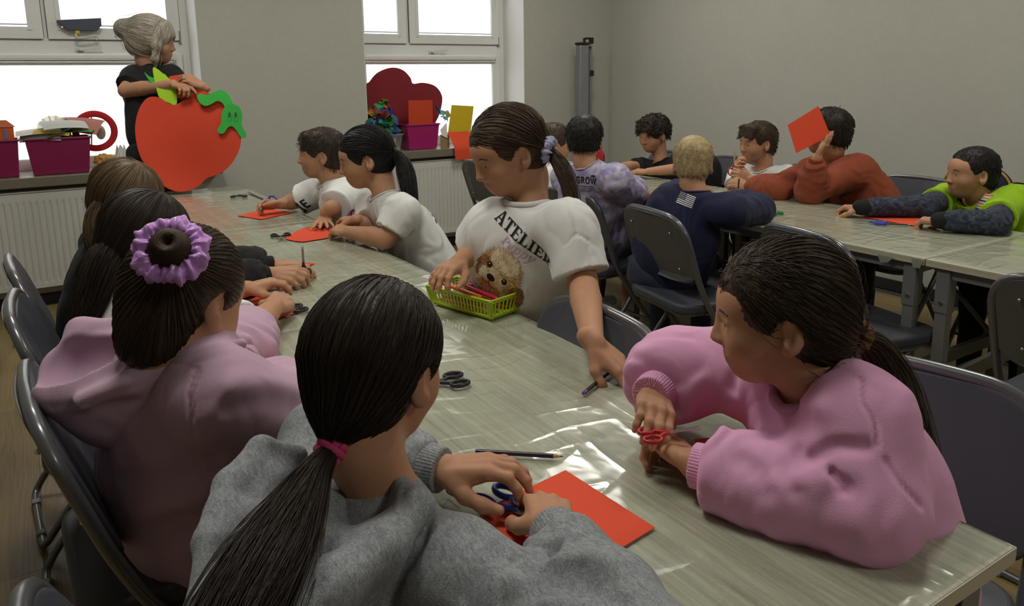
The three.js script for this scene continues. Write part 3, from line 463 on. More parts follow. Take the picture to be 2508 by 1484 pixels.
// head with face, in its own frame; s is 1 for a head 0.205 m tall
function headField(c, fr, s, o = {}) {
  const f = new Field(), { R, U, F, B } = fr, at = (x, y, z) => c.clone().addScaledVector(R, x * s).addScaledVector(U, y * s).addScaledVector(F, z * s), e = (x, y, z, r, k = 0.02) => f.ell(at(x, y, z), r.map(v => v * s), B, k * s);
  e(0, 0.03, -0.012, [0.0705, 0.076, 0.089]); e(0, -0.03, 0.03, [0.056, 0.068, 0.056], 0.05); e(0, -0.068, 0.052, [0.03, 0.026, 0.026], 0.035); e(0, 0.035, 0.05, [0.055, 0.035, 0.033], 0.03);
  for (const q of [-1, 1]) { e(q * 0.036, -0.026, 0.055, [0.022, 0.024, 0.022], 0.025); f.ell(at(q * 0.031, 0.004, 0.094), [0.017 * s, 0.011 * s, 0.013 * s], B, 0.012 * s, true); }
  f.cone(at(0, 0.008, 0.083), at(0, -0.025, 0.098), 0.007 * s, 0.0095 * s, 0.014 * s); for (const q of [-1, 1]) f.ball(at(q * 0.0095, -0.028, 0.091), 0.0068 * s, 0.008 * s);
  f.cone(at(-0.015, -0.0515, 0.083), at(0.015, -0.0515, 0.083), 0.0055 * s, 0.0055 * s, 0.007 * s); f.cone(at(-0.012, -0.060, 0.081), at(0.012, -0.060, 0.081), 0.006 * s, 0.006 * s, 0.006 * s);
  for (const q of [-1, 1]) { // eyelids and ears
    f.cone(at(q * 0.022, 0.009, 0.0815), at(q * 0.041, 0.008, 0.0755), 0.0042 * s, 0.0038 * s, 0.005 * s); f.cone(at(q * 0.023, -0.003, 0.081), at(q * 0.04, -0.003, 0.0755), 0.0035 * s, 0.0035 * s, 0.005 * s);
    const ex = q * 0.073, EB = [R.clone().multiplyScalar(0.9).addScaledVector(F, -q * 0.42).normalize(), U, F.clone().multiplyScalar(0.9).addScaledVector(R, q * 0.42).normalize()], ear = new Field();
    ear.ell(at(ex, -0.006, -0.012), [0.0085 * s, 0.030 * s, 0.019 * s], EB, 0.01); ear.ell(at(ex - q * 0.003, -0.030, -0.004), [0.007 * s, 0.013 * s, 0.011 * s], EB, 0.01); ear.ell(at(ex + q * 0.008, -0.004, -0.004), [0.0075 * s, 0.018 * s, 0.010 * s], EB, 0.006, true);
    f.add(ear, at(ex, -0.01, -0.01), 0.045 * s, 0.006 * s);
  }
  f.cone(at(0, -0.04, -0.035), at(0, -0.09, -0.03), 0.045 * s, 0.042 * s, 0.03);
  return { f, at };
}
function skinTone(base, H) { // lips, brows and nails are dye of their own on an even skin with fine mottling
  const lip = H && H.at(0, -0.0555, 0.086), s = H ? H.s : 1;
  return (nails) => (x, y, z) => {
    const m = 1 + 0.05 * noise(x * 70, y * 70, z * 70) + 0.05 * noise(x * 23, y * 23, z * 23); let c = [base[0] * m, base[1] * m, base[2] * m];
    if (lip) { const d = Math.hypot((x - lip.x), (y - lip.y) * 1.6, (z - lip.z)) / s; if (d < 0.024) { const k = sstep(0.024, 0.012, d) * 0.6; c = [c[0] * lerp(1, 0.92, k), c[1] * lerp(1, 0.55, k), c[2] * lerp(1, 0.6, k)]; } }
    for (const n of nails) { const d = Math.hypot(x - n.x, y - n.y, z - n.z); if (d < 0.0062) { const k = sstep(0.0062, 0.0045, d); c = [lerp(c[0], base[0] * 1.2, k), lerp(c[1], base[1] * 1.12, k), lerp(c[2], base[2] * 1.12, k)]; } }
    return c;
  };
}
const SKIN = [0.46, 0.24, 0.14];

function person(label, P) {
  const o = new THREE.Group(); o.name = numbered('person'); const s = P.s ?? 1, res = P.res ?? 0.007, foot = P.pelvis.clone(); foot.y = 0; scene.add(o); tag(o, label, 'person', P.group); o.userData.origin = 0;
  const tf = P.face ?? V(1, 0, 0), T = frame(V(tf.x, 0, tf.z)), N = P.neck, pel = P.pelvis, spine = N.clone().sub(pel).normalize(), TB = [T.R, spine, T.R.clone().cross(spine).negate()];
  TB[2] = spine.clone().cross(T.R).normalize().negate(); if (TB[2].dot(T.F) < 0) TB[2].negate();
  const sw = (P.sw ?? 0.145) * s, shR = P.shR ?? N.clone().addScaledVector(T.R, sw).addScaledVector(V(0, 1, 0), -0.035 * s), shL = P.shL ?? N.clone().addScaledVector(T.R, -sw).addScaledVector(V(0, 1, 0), -0.035 * s);
  const arms = [[shR, P.elR, P.wrR, P.handR, true], [shL, P.elL, P.wrL, P.handL, false]];
  const hfr = frame(P.hf, P.hu), hs = P.hs ?? 1, H = headField(P.head, hfr, hs); H.s = hs; const tone = skinTone(P.skin ?? SKIN, H);
  // body: head, neck and torso, then each arm with its hand; all one skin
  const body = new Field(); body.add(H.f, P.head, 0.16 * hs, 0.03);
  const nb = H.at(0, -0.085, -0.032); body.cone(nb, N.clone().addScaledVector(spine, 0.005), 0.041 * hs, 0.047 * s, 0.03);
  const mid = pel.clone().lerp(N, 0.62), low = pel.clone().lerp(N, 0.22), trunk = new Field(), hk = clamp(pel.distanceTo(N) / (0.42 * s), 0.6, 1.2);
  trunk.ell(mid, [0.122 * s, 0.15 * s * hk, 0.075 * s], TB, 0.05); trunk.ell(low, [0.115 * s, 0.13 * s * hk, 0.075 * s], TB, 0.05); trunk.cone(shR, shL, 0.042 * s, 0.042 * s, 0.04); trunk.cone(N.clone().addScaledVector(spine, -0.03), N.clone().addScaledVector(spine, 0.004), 0.046 * s, 0.046 * s, 0.03);
  const geos = [skinMesh(body, P.hres ?? res, { color: tone([]) })], long = P.top.sleeve === 'long';
  for (const [sh, el, wr, h, right] of arms) {
    if (!wr) continue; const a = new Field(), fm = el.clone().lerp(wr, 0.35), cs = long ? el.clone().lerp(wr, 0.55) : sh.clone().lerp(el, 0.45);
    if (!long) { a.cone(cs, el, lerp(0.042, 0.036, 0.45) * s, 0.035 * s, 0.005); a.cone(el, fm, 0.035 * s, 0.036 * s, 0.008); a.cone(fm, wr, 0.036 * s, 0.0225 * s, 0.004); } else a.cone(cs, wr, 0.029 * s, 0.0225 * s, 0.005);
    trunk.cone(sh, long ? el : cs.clone().lerp(el, 0.2), 0.04 * s, 0.034 * s, 0.02); if (long) trunk.cone(el, cs, 0.034 * s, 0.029 * s, 0.02);
    let nails = []; if (h) { const q = hand(wr, h.dir, h.back, right, (h.s ?? 0.93) * s, h); a.add(q.f, q.c, q.R, 0.006); nails = q.nails; }
    geos.push(skinMesh(a, h?.res ?? Math.min(res, 0.005), { color: tone(nails) }));
  }
  geos.push(skinMesh(trunk, 0.014, { color: tone([]) }));
  part('body', joinKeep(geos), skinMat, o);
  if (P.eyes !== false) for (const q of [-1, 1]) {
    const e = part('eye', new THREE.SphereGeometry(0.0115 * hs, 14, 10).translate(...H.at(q * 0.031, 0.003, 0.0705).toArray()), eyeWhite, o);
    const ir = new THREE.SphereGeometry(0.0058 * hs, 10, 8); ir.translate(...H.at(q * 0.0318, 0.002, 0.0772).toArray()); part('iris', ir, iris, e);
    part('eyebrow', tube([H.at(q * 0.016, 0.021, 0.0865), H.at(q * 0.031, 0.0255, 0.0835), H.at(q * 0.046, 0.02, 0.0735)], 0.0026 * hs, 10, 6), P.brow ?? browMat, o);
  }
  // top garment
  const G = P.top, top = new Field(), ex = G.loose ?? 0.018;
  const waist = pel.clone().addScaledVector(spine, G.hem ?? -0.02);
  top.ell(mid, [(0.122 + ex) * s, (0.15 + ex * 0.5) * s * hk, (0.078 + ex) * s], TB, 0.05); top.ell(low, [(0.118 + ex * 1.25) * s, (0.15 + ex) * s * Math.max(0.9, hk), (0.08 + ex * 1.25) * s], TB, 0.07);
  top.cone(shR.clone().lerp(N, 0.12), shL.clone().lerp(N, 0.12), (0.043 + ex * 0.55) * s, (0.043 + ex * 0.55) * s, 0.05); top.cone(N.clone().addScaledVector(spine, -0.05 * s), N.clone().addScaledVector(spine, -0.008), 0.062 * s, (0.05 + ex * 0.2) * s, 0.035);
  const cuffs = [];
  for (const [sh, el, wr] of arms) {
    if (!wr) continue; const sl = G.sleeve ?? 'short', k = G.arm ?? ex;
    if (sl === 'short') { const e = sh.clone().lerp(el, G.len ?? 0.72), dir = el.clone().sub(sh).normalize(); const q = new Field(); q.cone(sh, sh.clone().lerp(el, 1), (0.046 + k) * s, (0.044 + k * 1.35) * s, 0.02); q.cutPlane(e, dir, 0.002); top.add(q, sh.clone().lerp(el, 0.5), sh.distanceTo(el) * 0.5 + 0.1, 0.045); }
    else {
      const cuff = el.clone().lerp(wr, G.cuff ?? 0.86), dir = wr.clone().sub(el).normalize(), q = new Field(), fm = el.clone().lerp(wr, 0.42); const ua = new Field(); ua.cone(sh, el, (0.046 + k + (G.armSh ?? 0)) * s, (0.042 + k) * s, 0.03); q.cone(el, fm, (0.042 + k) * s, (0.040 + k) * s, 0.03); q.cone(fm, cuff, (0.040 + k) * s, (0.030 + k * (G.puff ?? 0.8)) * s, 0.03); q.cutPlane(cuff.clone().addScaledVector(dir, 0.012), dir, 0.02);
      if (G.rings !== 0) { const A = (G.rings ?? 0.0045) * s, L1 = el.distanceTo(wr), L0 = sh.distanceTo(el), sd = sh.x * 31 + el.z * 17; q.warp((x, y, z, d) => { const px = x - el.x, py = y - el.y, pz = z - el.z, u = px * dir.x + py * dir.y + pz * dir.z; const a = noise(x * 16 + sd, y * 16, z * 16) * 2.2, w = Math.exp(-Math.pow((u - 0.0) / 0.055, 2)) + 0.9 * Math.exp(-Math.pow((u - L1 * 0.74) / 0.045, 2)); return -A * w * Math.sin(u * 130 + a * 2.4) * (0.6 + 0.4 * a); }); }
      top.add(ua, sh.clone().lerp(el, 0.5), sh.distanceTo(el) * 0.5 + 0.1, 0.045); top.add(q, el.clone().lerp(cuff, 0.5), el.distanceTo(cuff) * 0.5 + 0.1, 0.03);
      cuffs.push([cuff, dir, wr]);
    }
  }
  if (G.shape) G.shape(top, { T, TB, N, pel, mid, low, shR, shL, spine });
  top.cutPlane(waist, spine.clone().negate(), 0.006);
  // neck opening
  const na = nb.clone().sub(N).normalize().lerp(spine, 0.35).normalize(), nB = [T.R.clone().addScaledVector(na, -T.R.dot(na)).normalize(), na, null]; nB[2] = nB[0].clone().cross(na); const nc = N.clone().addScaledVector(na, 0.03 * s); if (G.open !== 0) top.ell(nc, [(G.open ?? 0.058) * s, (G.openH ?? 0.046) * s, (G.open ?? 0.058) * s], nB, 0.014, true);
  const A = G.fold ?? 0.006, fv = G.foldDir ?? spine, fa = V(0, 0, 0).copy(fv).normalize(), sx = T.R.clone().addScaledVector(fa, -T.R.dot(fa)).normalize(), sz = fa.clone().cross(sx), sd = rr(0, 50);
  top.warp((x, y, z) => { const u = (x * fa.x + y * fa.y + z * fa.z), v = x * sx.x + y * sx.y + z * sx.z, w = x * sz.x + y * sz.y + z * sz.z, b = noise(u * 7 + sd, v * 7, w * 7), n1 = noise(u * 5 + sd + b, v * 11 + b * 1.3, w * 11), n2 = noise(u * 8 + 5, v * 20 + b * 2, w * 20 + sd); return A * (n1 * 1.2 + (0.5 - Math.abs(n2) * 2) * 0.45); });
  if (G.warps) for (const w of G.warps) top.warp(w);
  if (G.seams) for (const sm of G.seams) { // stitched seams: a fine groove along a line laid on the cloth
    const pts = []; sm.pts.forEach((q, i) => { const h = q.isVector3 ? top.snap(q.clone(), 0, 8) : top.see(q[0], q[1], sm.t ?? 0.15); if (h) pts.push(h); }); if (pts.length < 2) continue;
    const cs = pts.length > 2 ? curve(pts).getSpacedPoints(pts.length * 5) : pts, w = sm.w ?? 0.0035, dp = sm.d ?? 0.003, bb = new THREE.Box3().setFromPoints(cs).expandByScalar(w * 3);
    top.warp((x, y, z) => { if (x < bb.min.x || x > bb.max.x || y < bb.min.y || y > bb.max.y || z < bb.min.z || z > bb.max.z) return 0; let m = 1; for (let i = 0; i < cs.length - 1; i++) { const a = cs[i], b = cs[i + 1], dx = b.x - a.x, dy = b.y - a.y, dz = b.z - a.z, px = x - a.x, py = y - a.y, pz = z - a.z, h = clamp((px * dx + py * dy + pz * dz) / (dx * dx + dy * dy + dz * dz + 1e-9), 0, 1), e = (px - dx * h) ** 2 + (py - dy * h) ** 2 + (pz - dz * h) ** 2; if (e < m) m = e; } return dp * Math.exp(-m / (w * w)); });
  }
  part(G.name ?? 't_shirt', skinMesh(top, G.res ?? res, { color: G.color, bumpy: G.seams ? 2.4 : 1.8 }), G.mat, o);
  for (const [c, dir, wr] of cuffs) { const q = new Field(), a = c.clone().addScaledVector(dir, -0.012), b = c.clone().addScaledVector(dir, (G.cuffL ?? 0.03)), r = (G.cuffR ?? 0.031) * s; q.cone(a, b, r * 1.05, r * 0.95, 0.01); q.cutPlane(b, dir, 0.003); q.cutPlane(a, dir.clone().negate(), 0.003); const e1 = V(0, 1, 0).cross(dir).normalize(), e2 = dir.clone().cross(e1); q.warp((x, y, z) => { const an = Math.atan2((x - a.x) * e1.x + (y - a.y) * e1.y + (z - a.z) * e1.z, (x - a.x) * e2.x + (y - a.y) * e2.y + (z - a.z) * e2.z); return 0.0007 * Math.cos(an * 46); }); part('cuff', skinMesh(q, G.cuffRes ?? 0.003), G.cuffMat ?? G.mat, o); }
  if (G.collar !== 0) { const cr = (G.open ?? 0.058) * s, pts = []; for (let i = 0; i < 20; i++) { const a = i / 20 * 6.2832, p = nc.clone().addScaledVector(na, -0.012 * s).addScaledVector(nB[0], Math.cos(a) * cr * 1.02).addScaledVector(nB[2], Math.sin(a) * cr * 1.02); top.snap(p, 0, 3); pts.push(p); } part('collar', tube(curve(pts, true), (G.collar ?? 0.0045) * s, 60, 6, true), G.collarMat ?? G.mat, o); }
  // trousers and shoes
  if (P.legs !== false) {
    const lg = new Field(), hipR = pel.clone().addScaledVector(T.R, 0.072 * s), hipL = pel.clone().addScaledVector(T.R, -0.072 * s), kR = P.knR ?? hipR.clone().addScaledVector(T.F, 0.36 * s).addScaledVector(T.R, 0.02).add(V(0, 0.0, 0)), kL = P.knL ?? hipL.clone().addScaledVector(T.F, 0.36 * s).addScaledVector(T.R, -0.02), aR = P.anR ?? V(kR.x, 0.09, kR.z).addScaledVector(T.F, -0.04), aL = P.anL ?? V(kL.x, 0.09, kL.z).addScaledVector(T.F, -0.06);
    lg.ell(pel, [0.135 * s, 0.09 * s, 0.105 * s], TB, 0.04); for (const [h, k, a] of [[hipR, kR, aR], [hipL, kL, aL]]) { lg.cone(h, k, 0.078 * s, 0.056 * s, 0.03); const ae = a.clone(); if (P.shorts) { lg.cone(k, k.clone().lerp(ae, 0.1), 0.062, 0.062, 0.03); } else lg.cone(k, ae, 0.054 * s, 0.042 * s, 0.03); }
    lg.warp((x, y, z) => 0.005 * noise(x * 18, y * 18, z * 18)); part(P.shorts ? 'shorts' : 'trousers', skinMesh(lg, 0.012), P.pants ?? M.jeans, o);
    if (P.shorts) { const q = new Field(); for (const [k, a] of [[kR, aR], [kL, aL]]) q.cone(k, a, 0.044 * s, 0.03 * s, 0.02); part('shin', skinMesh(q, 0.009, { color: tone([]) }), skinMat, o); }
    for (const a of [aR, aL]) { const q = new Field(), fl = V(T.F.x, 0, T.F.z).normalize(), b = V(a.x, 0.045, a.z); q.cone(b.clone().addScaledVector(fl, -0.03), b.clone().addScaledVector(fl, 0.10 * s), 0.04, 0.032, 0.02); q.cone(a.clone(), b, 0.042, 0.042, 0.02); q.cutPlane(V(0, 0.012, 0), V(0, -1, 0), 0.002); const sh = part('shoe', skinMesh(q, 0.009), P.shoe ?? M.shoe, o); const sq = new Field(); sq.cone(b.clone().addScaledVector(fl, -0.03), b.clone().addScaledVector(fl, 0.105 * s), 0.044, 0.037, 0.02); sq.cutPlane(V(0, 0.02, 0), V(0, 1, 0), 0.002); sq.cutPlane(V(0, 0.0, 0), V(0, -1, 0), 0.002); part('sole', skinMesh(sq, 0.01), M.sole, sh); }
  }
  return { o, H, body, top, hfr, T, TB, N, spine, s, hs, shR, shL };
}
// colour of one strand or patch of hair: a base with light and dark streaks
const tintOf = (base, v = 0.35) => () => { const k = 1 + rr(-v, v) * (rnd() < 0.15 ? 2 : 1), w = rr(-0.06, 0.06); return [Math.max(0.002, base[0] * k * (1 + w)), Math.max(0.002, base[1] * k), Math.max(0.002, base[2] * k * (1 - w))]; };
const capColor = base => (x, y, z) => { const k = 1 + 0.35 * noise(x * 60, y * 25, z * 60) + 0.2 * noise(x * 140, y * 90, z * 140); return [base[0] * k, base[1] * k, base[2] * k]; };
// hair cap: swollen skull less the face opening and the nape
function hairCap(Q, o = {}) {
  const { H, hfr, hs } = Q, f = new Field(), t = o.t ?? 0.014, B = hfr.B, e = (x, y, z, r, k = 0.02, cut) => f.ell(H.at(x, y, z), r.map(v => v * hs), B, k * hs, cut);
  e(0, 0.032, -0.014, [0.0715 + t, 0.077 + t, 0.09 + t]); if (o.nape !== 0) e(0, -0.03, -0.045, [0.055 + t * 0.5, 0.055, 0.046 + t], 0.03);
  if (o.extra) o.extra(f, H, hfr);
  if (o.face !== 0) e(0, -0.062 + (o.line ?? 0), 0.085, [o.faceW ?? 0.066, 0.108, 0.088], 0.012, true);
  if (o.ears) for (const q of [-1, 1]) e(q * 0.085, o.earY ?? -0.02, o.earZ ?? 0.0, [0.026, o.earH ?? 0.04, o.earD ?? 0.026], 0.006, true);
  if (o.low !== undefined) f.cutPlane(H.at(0, o.low, 0), hfr.U.clone().negate().addScaledVector(hfr.F, o.lowTilt ?? 0.25), 0.006);
  if (o.rough) f.warp((x, y, z) => o.rough * (noise(x * 45, y * 45, z * 45) + 0.6 * noise(x * 110, y * 110, z * 110)));
  if (o.groove) { const T = o.groove; f.warp((x, y, z) => { const a = Math.atan2((x - T.c.x) * T.e1.x + (y - T.c.y) * T.e1.y + (z - T.c.z) * T.e1.z, (x - T.c.x) * T.e2.x + (y - T.c.y) * T.e2.y + (z - T.c.z) * T.e2.z); return 0.0009 * Math.sin(a * 60 + 4 * noise(x * 25, y * 25, z * 25)) + 0.001 * noise(x * 20, y * 20, z * 20); }); }
  return f;
}
// a hair mesh made of the cap, extra solid locks and strands
function hairPart(Q, cap, base, o = {}) {
  const cg = skinMesh(cap, o.res ?? 0.006, { color: capColor(base) }), list = [cg];
  if (o.solid) list.push(skinMesh(o.solid, o.sres ?? 0.006, { color: capColor(base) }));
  const paths = o.paths ? o.paths(cg) : [];
  if (paths.length) list.push(strandMesh(paths, o.r ?? 0.0008, tintOf(base, o.vary ?? 0.4)));
  const m = part('hair', joinKeep(list), hairMat, Q.o); return m;
}
// short hair: tufts growing out of the cap, leaning along a comb direction
function tufts(cap, geo, n, len, dirAt, curlA = 0, ok) {
  return seedsOn(geo, n, ok).map(p => { const g = cap.grad(p, 0.004), d = dirAt(p), v = g.clone().multiplyScalar(0.14).add(d).addScaledVector(V(rr(-1, 1), rr(-1, 1), rr(-1, 1)), 0.16).normalize(), path = [p.clone().addScaledVector(g, -0.002)], l = len * rr(0.6, 1.2), ph = rr(0, 6), e1 = g.clone().cross(v).normalize(); for (let i = 1; i <= 4; i++) { const q = path[i - 1].clone().addScaledVector(v, l / 4); v.addScaledVector(g, -0.12).normalize(); if (curlA) q.addScaledVector(e1, Math.sin(i * 1.9 + ph) * curlA).addScaledVector(g, Math.cos(i * 1.9 + ph) * curlA); path.push(q); } return path; });
}
// ponytail style: everything combed back to a tie point
function combBack(Q, base, o) {
  const tie = o.tie, toTie = tie.clone().sub(Q.H.at(0, 0.02, -0.01)).normalize(), e1 = V(0, 1, 0).cross(toTie).normalize(), e2 = toTie.clone().cross(e1);
  const cap = hairCap(Q, { t: o.t ?? 0.013, line: o.line ?? 0, faceW: o.faceW, extra: (f, H, fr) => { f.cone(H.at(0, -0.0, -0.05), tie.clone().lerp(H.at(0, 0, -0.05), 0.12), (o.bulge ?? 0.062) * Q.hs, 0.011 * Q.hs, 0.035); if (o.extra) o.extra(f, H, fr); }, ears: o.ears ?? true, earD: o.earD, earH: o.earH, earY: o.earY, nape: 1, groove: { c: tie.clone().addScaledVector(toTie, 0.02), e1, e2 }, rough: o.rough });
  const strands = (cg) => comb(cap, seedsOn(cg, o.n ?? 900, p => Q.H.f.at(p.x, p.y, p.z) > 0.0022), p => tie.clone().sub(p), { step: o.step ?? 0.012, n: 16, stop: p => p.distanceTo(tie) < 0.02 || Q.H.f.at(p.x, p.y, p.z) < 0.0005, loose: o.loose ?? 0.003 });
  const solid = new Field(); if (o.tail) { const c = curve(o.tail), pts = c.getSpacedPoints(10); solid.chain(pts, pts.map((p, i) => o.rad(i / 10) * 0.8 * (1 - 0.85 * Math.pow(i / 10, 3))), 0.01); solid.warp((x, y, z) => 0.002 * noise(x * 50, y * 50, z * 50)); }
  hairPart(Q, cap, base, { res: o.res ?? 0.005, solid: o.tail ? solid : null, paths: cg => [...strands(cg), ...(o.tail ? bundle(curve(o.tail), o.rad, o.nt ?? 500, { seg: o.tseg ?? 18, wob: o.wob ?? 0.25, fly: o.fly ?? 0.08 }) : []), ...(o.more ? o.more(cap, cg) : [])], r: o.r ?? 0.0008, vary: o.vary });
  return cap;
}
function loops(c, e1, e2, R, r, n, A, seed) { // a gathered hair tie: a torus with deep ruffles
  const pts = 12, geo = new THREE.TorusGeometry(R, r, 18, 120), p = geo.attributes.position;
  for (let i = 0; i < p.count; i++) { const x = p.getX(i), y = p.getY(i), z = p.getZ(i), a = Math.atan2(y, x), q = Math.hypot(x, y) - R, ph = Math.atan2(z, q), k = 1 + A * (Math.sin(a * n + 5 * noise(Math.cos(a) * 1.5, Math.sin(a) * 1.5, seed)) * 0.4 + noise(Math.cos(a) * 4.5, Math.sin(a) * 4.5 + seed, ph * 1.2) * 1.3 + 0.35 * noise(Math.cos(a) * 18, Math.sin(a) * 18, ph * 2.5 + seed)); p.setXYZ(i, Math.cos(a) * (R + q * k), Math.sin(a) * (R + q * k), z * k); }
  geo.computeVertexNormals(); geo.applyMatrix4(new THREE.Matrix4().makeBasis(e1, e2, e1.clone().cross(e2)).setPosition(c)); return geo;
}
const HAIR = { dark: [0.026, 0.017, 0.011], black: [0.007, 0.0065, 0.007], brown: [0.055, 0.033, 0.018], light: [0.15, 0.098, 0.05], fair: [0.40, 0.30, 0.155], silver: [0.36, 0.32, 0.26] };
const heather = tex(384, 384, (u, v) => { const n = 26 * tn(u, v, 110, 1, 40) + 16 * tn(u, v, 40, 4, 22) + rr(-26, 26); return [158 + n, 160 + n, 162 + n]; }, [3.2, 3.2]);
M.greyFleece = cloth(L(0.70, 0.72, 0.74), { map: heather }); M.lilacFleece = cloth(L(0.50, 0.33, 0.44)); M.pinkFleece = cloth(L(0.73, 0.37, 0.58));
M.white = cloth(L(0.74, 0.74, 0.72)); M.pinkBand = cloth(L(0.85, 0.09, 0.26)); M.satin = std(L(0.54, 0.27, 0.66), 0.28, { sheen: 0.8, sheenRoughness: 0.3, sheenColor: L(0.9, 0.7, 1), specularIntensity: 0.8 });

// --- girl in the grey hoodie
{
  const head = D(925, 900, 0.96), N = D(942, 1235, 0.95), wrR = PY(1350, 1292, 0.785), wrL = PY(1078, 1150, 0.79), Q = person('girl in a grey hoodie with a dark ponytail, cutting the red card on her table', {
    head, hs: 0.97, hf: V(0.80, -0.26, -0.55), neck: N, pelvis: V(0.21, 0.53, -0.80), face: V(0.85, 0, -0.5), res: 0.006, hres: 0.0045,
    shR: D(1128, 1425, 0.87), shL: D(715, 1260, 1.04), elR: PY(1625, 1690, 0.785), wrR, elL: V(0.33, 0.79, -1.08), wrL,
    handR: { dir: PY(1338, 1200, 0.775).sub(wrR), back: V(-0.15, 1, 0.25), curl: [0.42, 0.42, 0.45, 0.5], spread: 0.14, thumb: 0.3, res: 0.0026, s: 0.9 }, handL: { dir: PY(1190, 1140, 0.80).sub(wrL), back: V(-0.1, 1, -0.1), curl: [0.72, 0.66, 0.6, 0.55], spread: 0.08, thumb: 0.5, tin: 0.4, res: 0.0026, lift: 0.25, s: 0.98 },
    top: { name: 'hoodie', mat: M.greyFleece, sleeve: 'long', loose: 0.03, arm: 0.016, res: 0.005, fold: 0.004, rings: 0.005, hem: 0.03, open: 0, collar: 0, cuff: 0.86, cuffR: 0.034, cuffL: 0.034, cuffRes: 0.0022,
      seams: [{ pts: [[1050, 1262], [1030, 1330], [985, 1400], [950, 1484]], w: 0.006, d: 0.007 }, { pts: [[1360, 1345], [1320, 1370], [1305, 1420]], w: 0.012, d: 0.012 }, { pts: [[1230, 1350], [1290, 1390], [1420, 1400]], w: 0.014, d: 0.010 }, { pts: [[1250, 1484], [1330, 1440], [1450, 1440], [1520, 1475]], w: 0.012, d: 0.012 }, { pts: [[1160, 1300], [1175, 1370], [1140, 1460]], w: 0.012, d: 0.007 }, { pts: [[1250, 1300], [1300, 1330], [1390, 1345]], w: 0.01, d: -0.008 }, { pts: [[1330, 1400], [1420, 1370], [1480, 1380]], w: 0.014, d: -0.01 }] }
  });
  const tie = D(812, 1098, 0.885);
  combBack(Q, HAIR.dark, { tie, n: 3600, nt: 2000, r: 0.0005, step: 0.008, res: 0.004, t: 0.012, earD: 0.034, tail: [tie, D(768, 1165, 0.845), D(710, 1280, 0.775), D(640, 1410, 0.705), D(575, 1540, 0.66), D(510, 1700, 0.61)], rad: u => 0.0105 + 0.034 * Math.sin(Math.min(1, u * 1.3) * 1.57) - 0.006 * u, loose: 0.0022, fly: 0.1, tseg: 24, wob: 0.12 });
  const e = D(862, 1030, 0.90).sub(tie).normalize(), e1 = V(0, 1, 0).cross(e).normalize(), e2 = e.clone().cross(e1);
  part('hair_tie', [loops(tie.clone().addScaledVector(e, -0.009), e1, e2, 0.0125, 0.006, 7, 0.12, 3), loops(tie.clone().addScaledVector(e, 0.0), e1, e2, 0.014, 0.006, 8, 0.12, 7), loops(tie.clone().addScaledVector(e, 0.008), e1, e2, 0.0145, 0.0055, 6, 0.12, 9)], M.pinkBand, Q.o);
  const hd = new Field(); // hood folded down around the neck, its two rims left and right of the ponytail
  hd.chain([D(735, 1108, 0.95), D(640, 1098, 0.925), D(560, 1190, 0.865), D(515, 1330, 0.79), D(500, 1480, 0.735), D(500, 1600, 0.70)], [0.008, 0.014, 0.017, 0.017, 0.017, 0.017], 0.012);
  hd.chain([D(720, 1150, 0.95), D(650, 1190, 0.91), D(610, 1320, 0.83), D(600, 1500, 0.76)], [0.012, 0.02, 0.024, 0.026], 0.03);
  hd.chain([D(985, 1188, 0.91), D(1022, 1242, 0.865), D(940, 1340, 0.81), D(800, 1440, 0.745), D(660, 1550, 0.69)], [0.010, 0.017, 0.021, 0.024, 0.026], 0.02);
  hd.chain([D(990, 1260, 0.90), D(890, 1380, 0.84), D(760, 1500, 0.77)], [0.014, 0.03, 0.035], 0.04);
  hd.chain([D(800, 1260, 0.91), D(720, 1380, 0.83), D(650, 1500, 0.77)], [0.03, 0.034, 0.036], 0.04);
  hd.warp((x, y, z) => 0.0025 * noise(x * 24, y * 18, z * 24));
  const rim = curve([D(1000, 1215, 0.87), D(985, 1270, 0.83), D(900, 1340, 0.78), D(770, 1435, 0.71), D(640, 1535, 0.66)]).getSpacedPoints(30).map(q => hd.snap(q, 0, 8));
  hd.warp((x, y, z) => { let m = 1; for (const q of rim) { const d = (x - q.x) ** 2 + (y - q.y) ** 2 + (z - q.z) ** 2; if (d < m) m = d; } return 0.0025 * Math.exp(-m / 0.00004); });
  part('hood', skinMesh(hd, 0.0048, { bumpy: 2 }), M.greyFleece, Q.o);
  part('bracelet', [loops(wrL.clone(), V(0, 1, 0), V(0.45, 0, 0.89), 0.0225, 0.0012, 3, 0.05, 1), tube([wrL.clone().add(V(0.0, -0.012, 0.02)), PY(1095, 1205, 0.748), PY(1125, 1222, 0.746)], 0.001, 16, 5)], M.ink, Q.o);
}
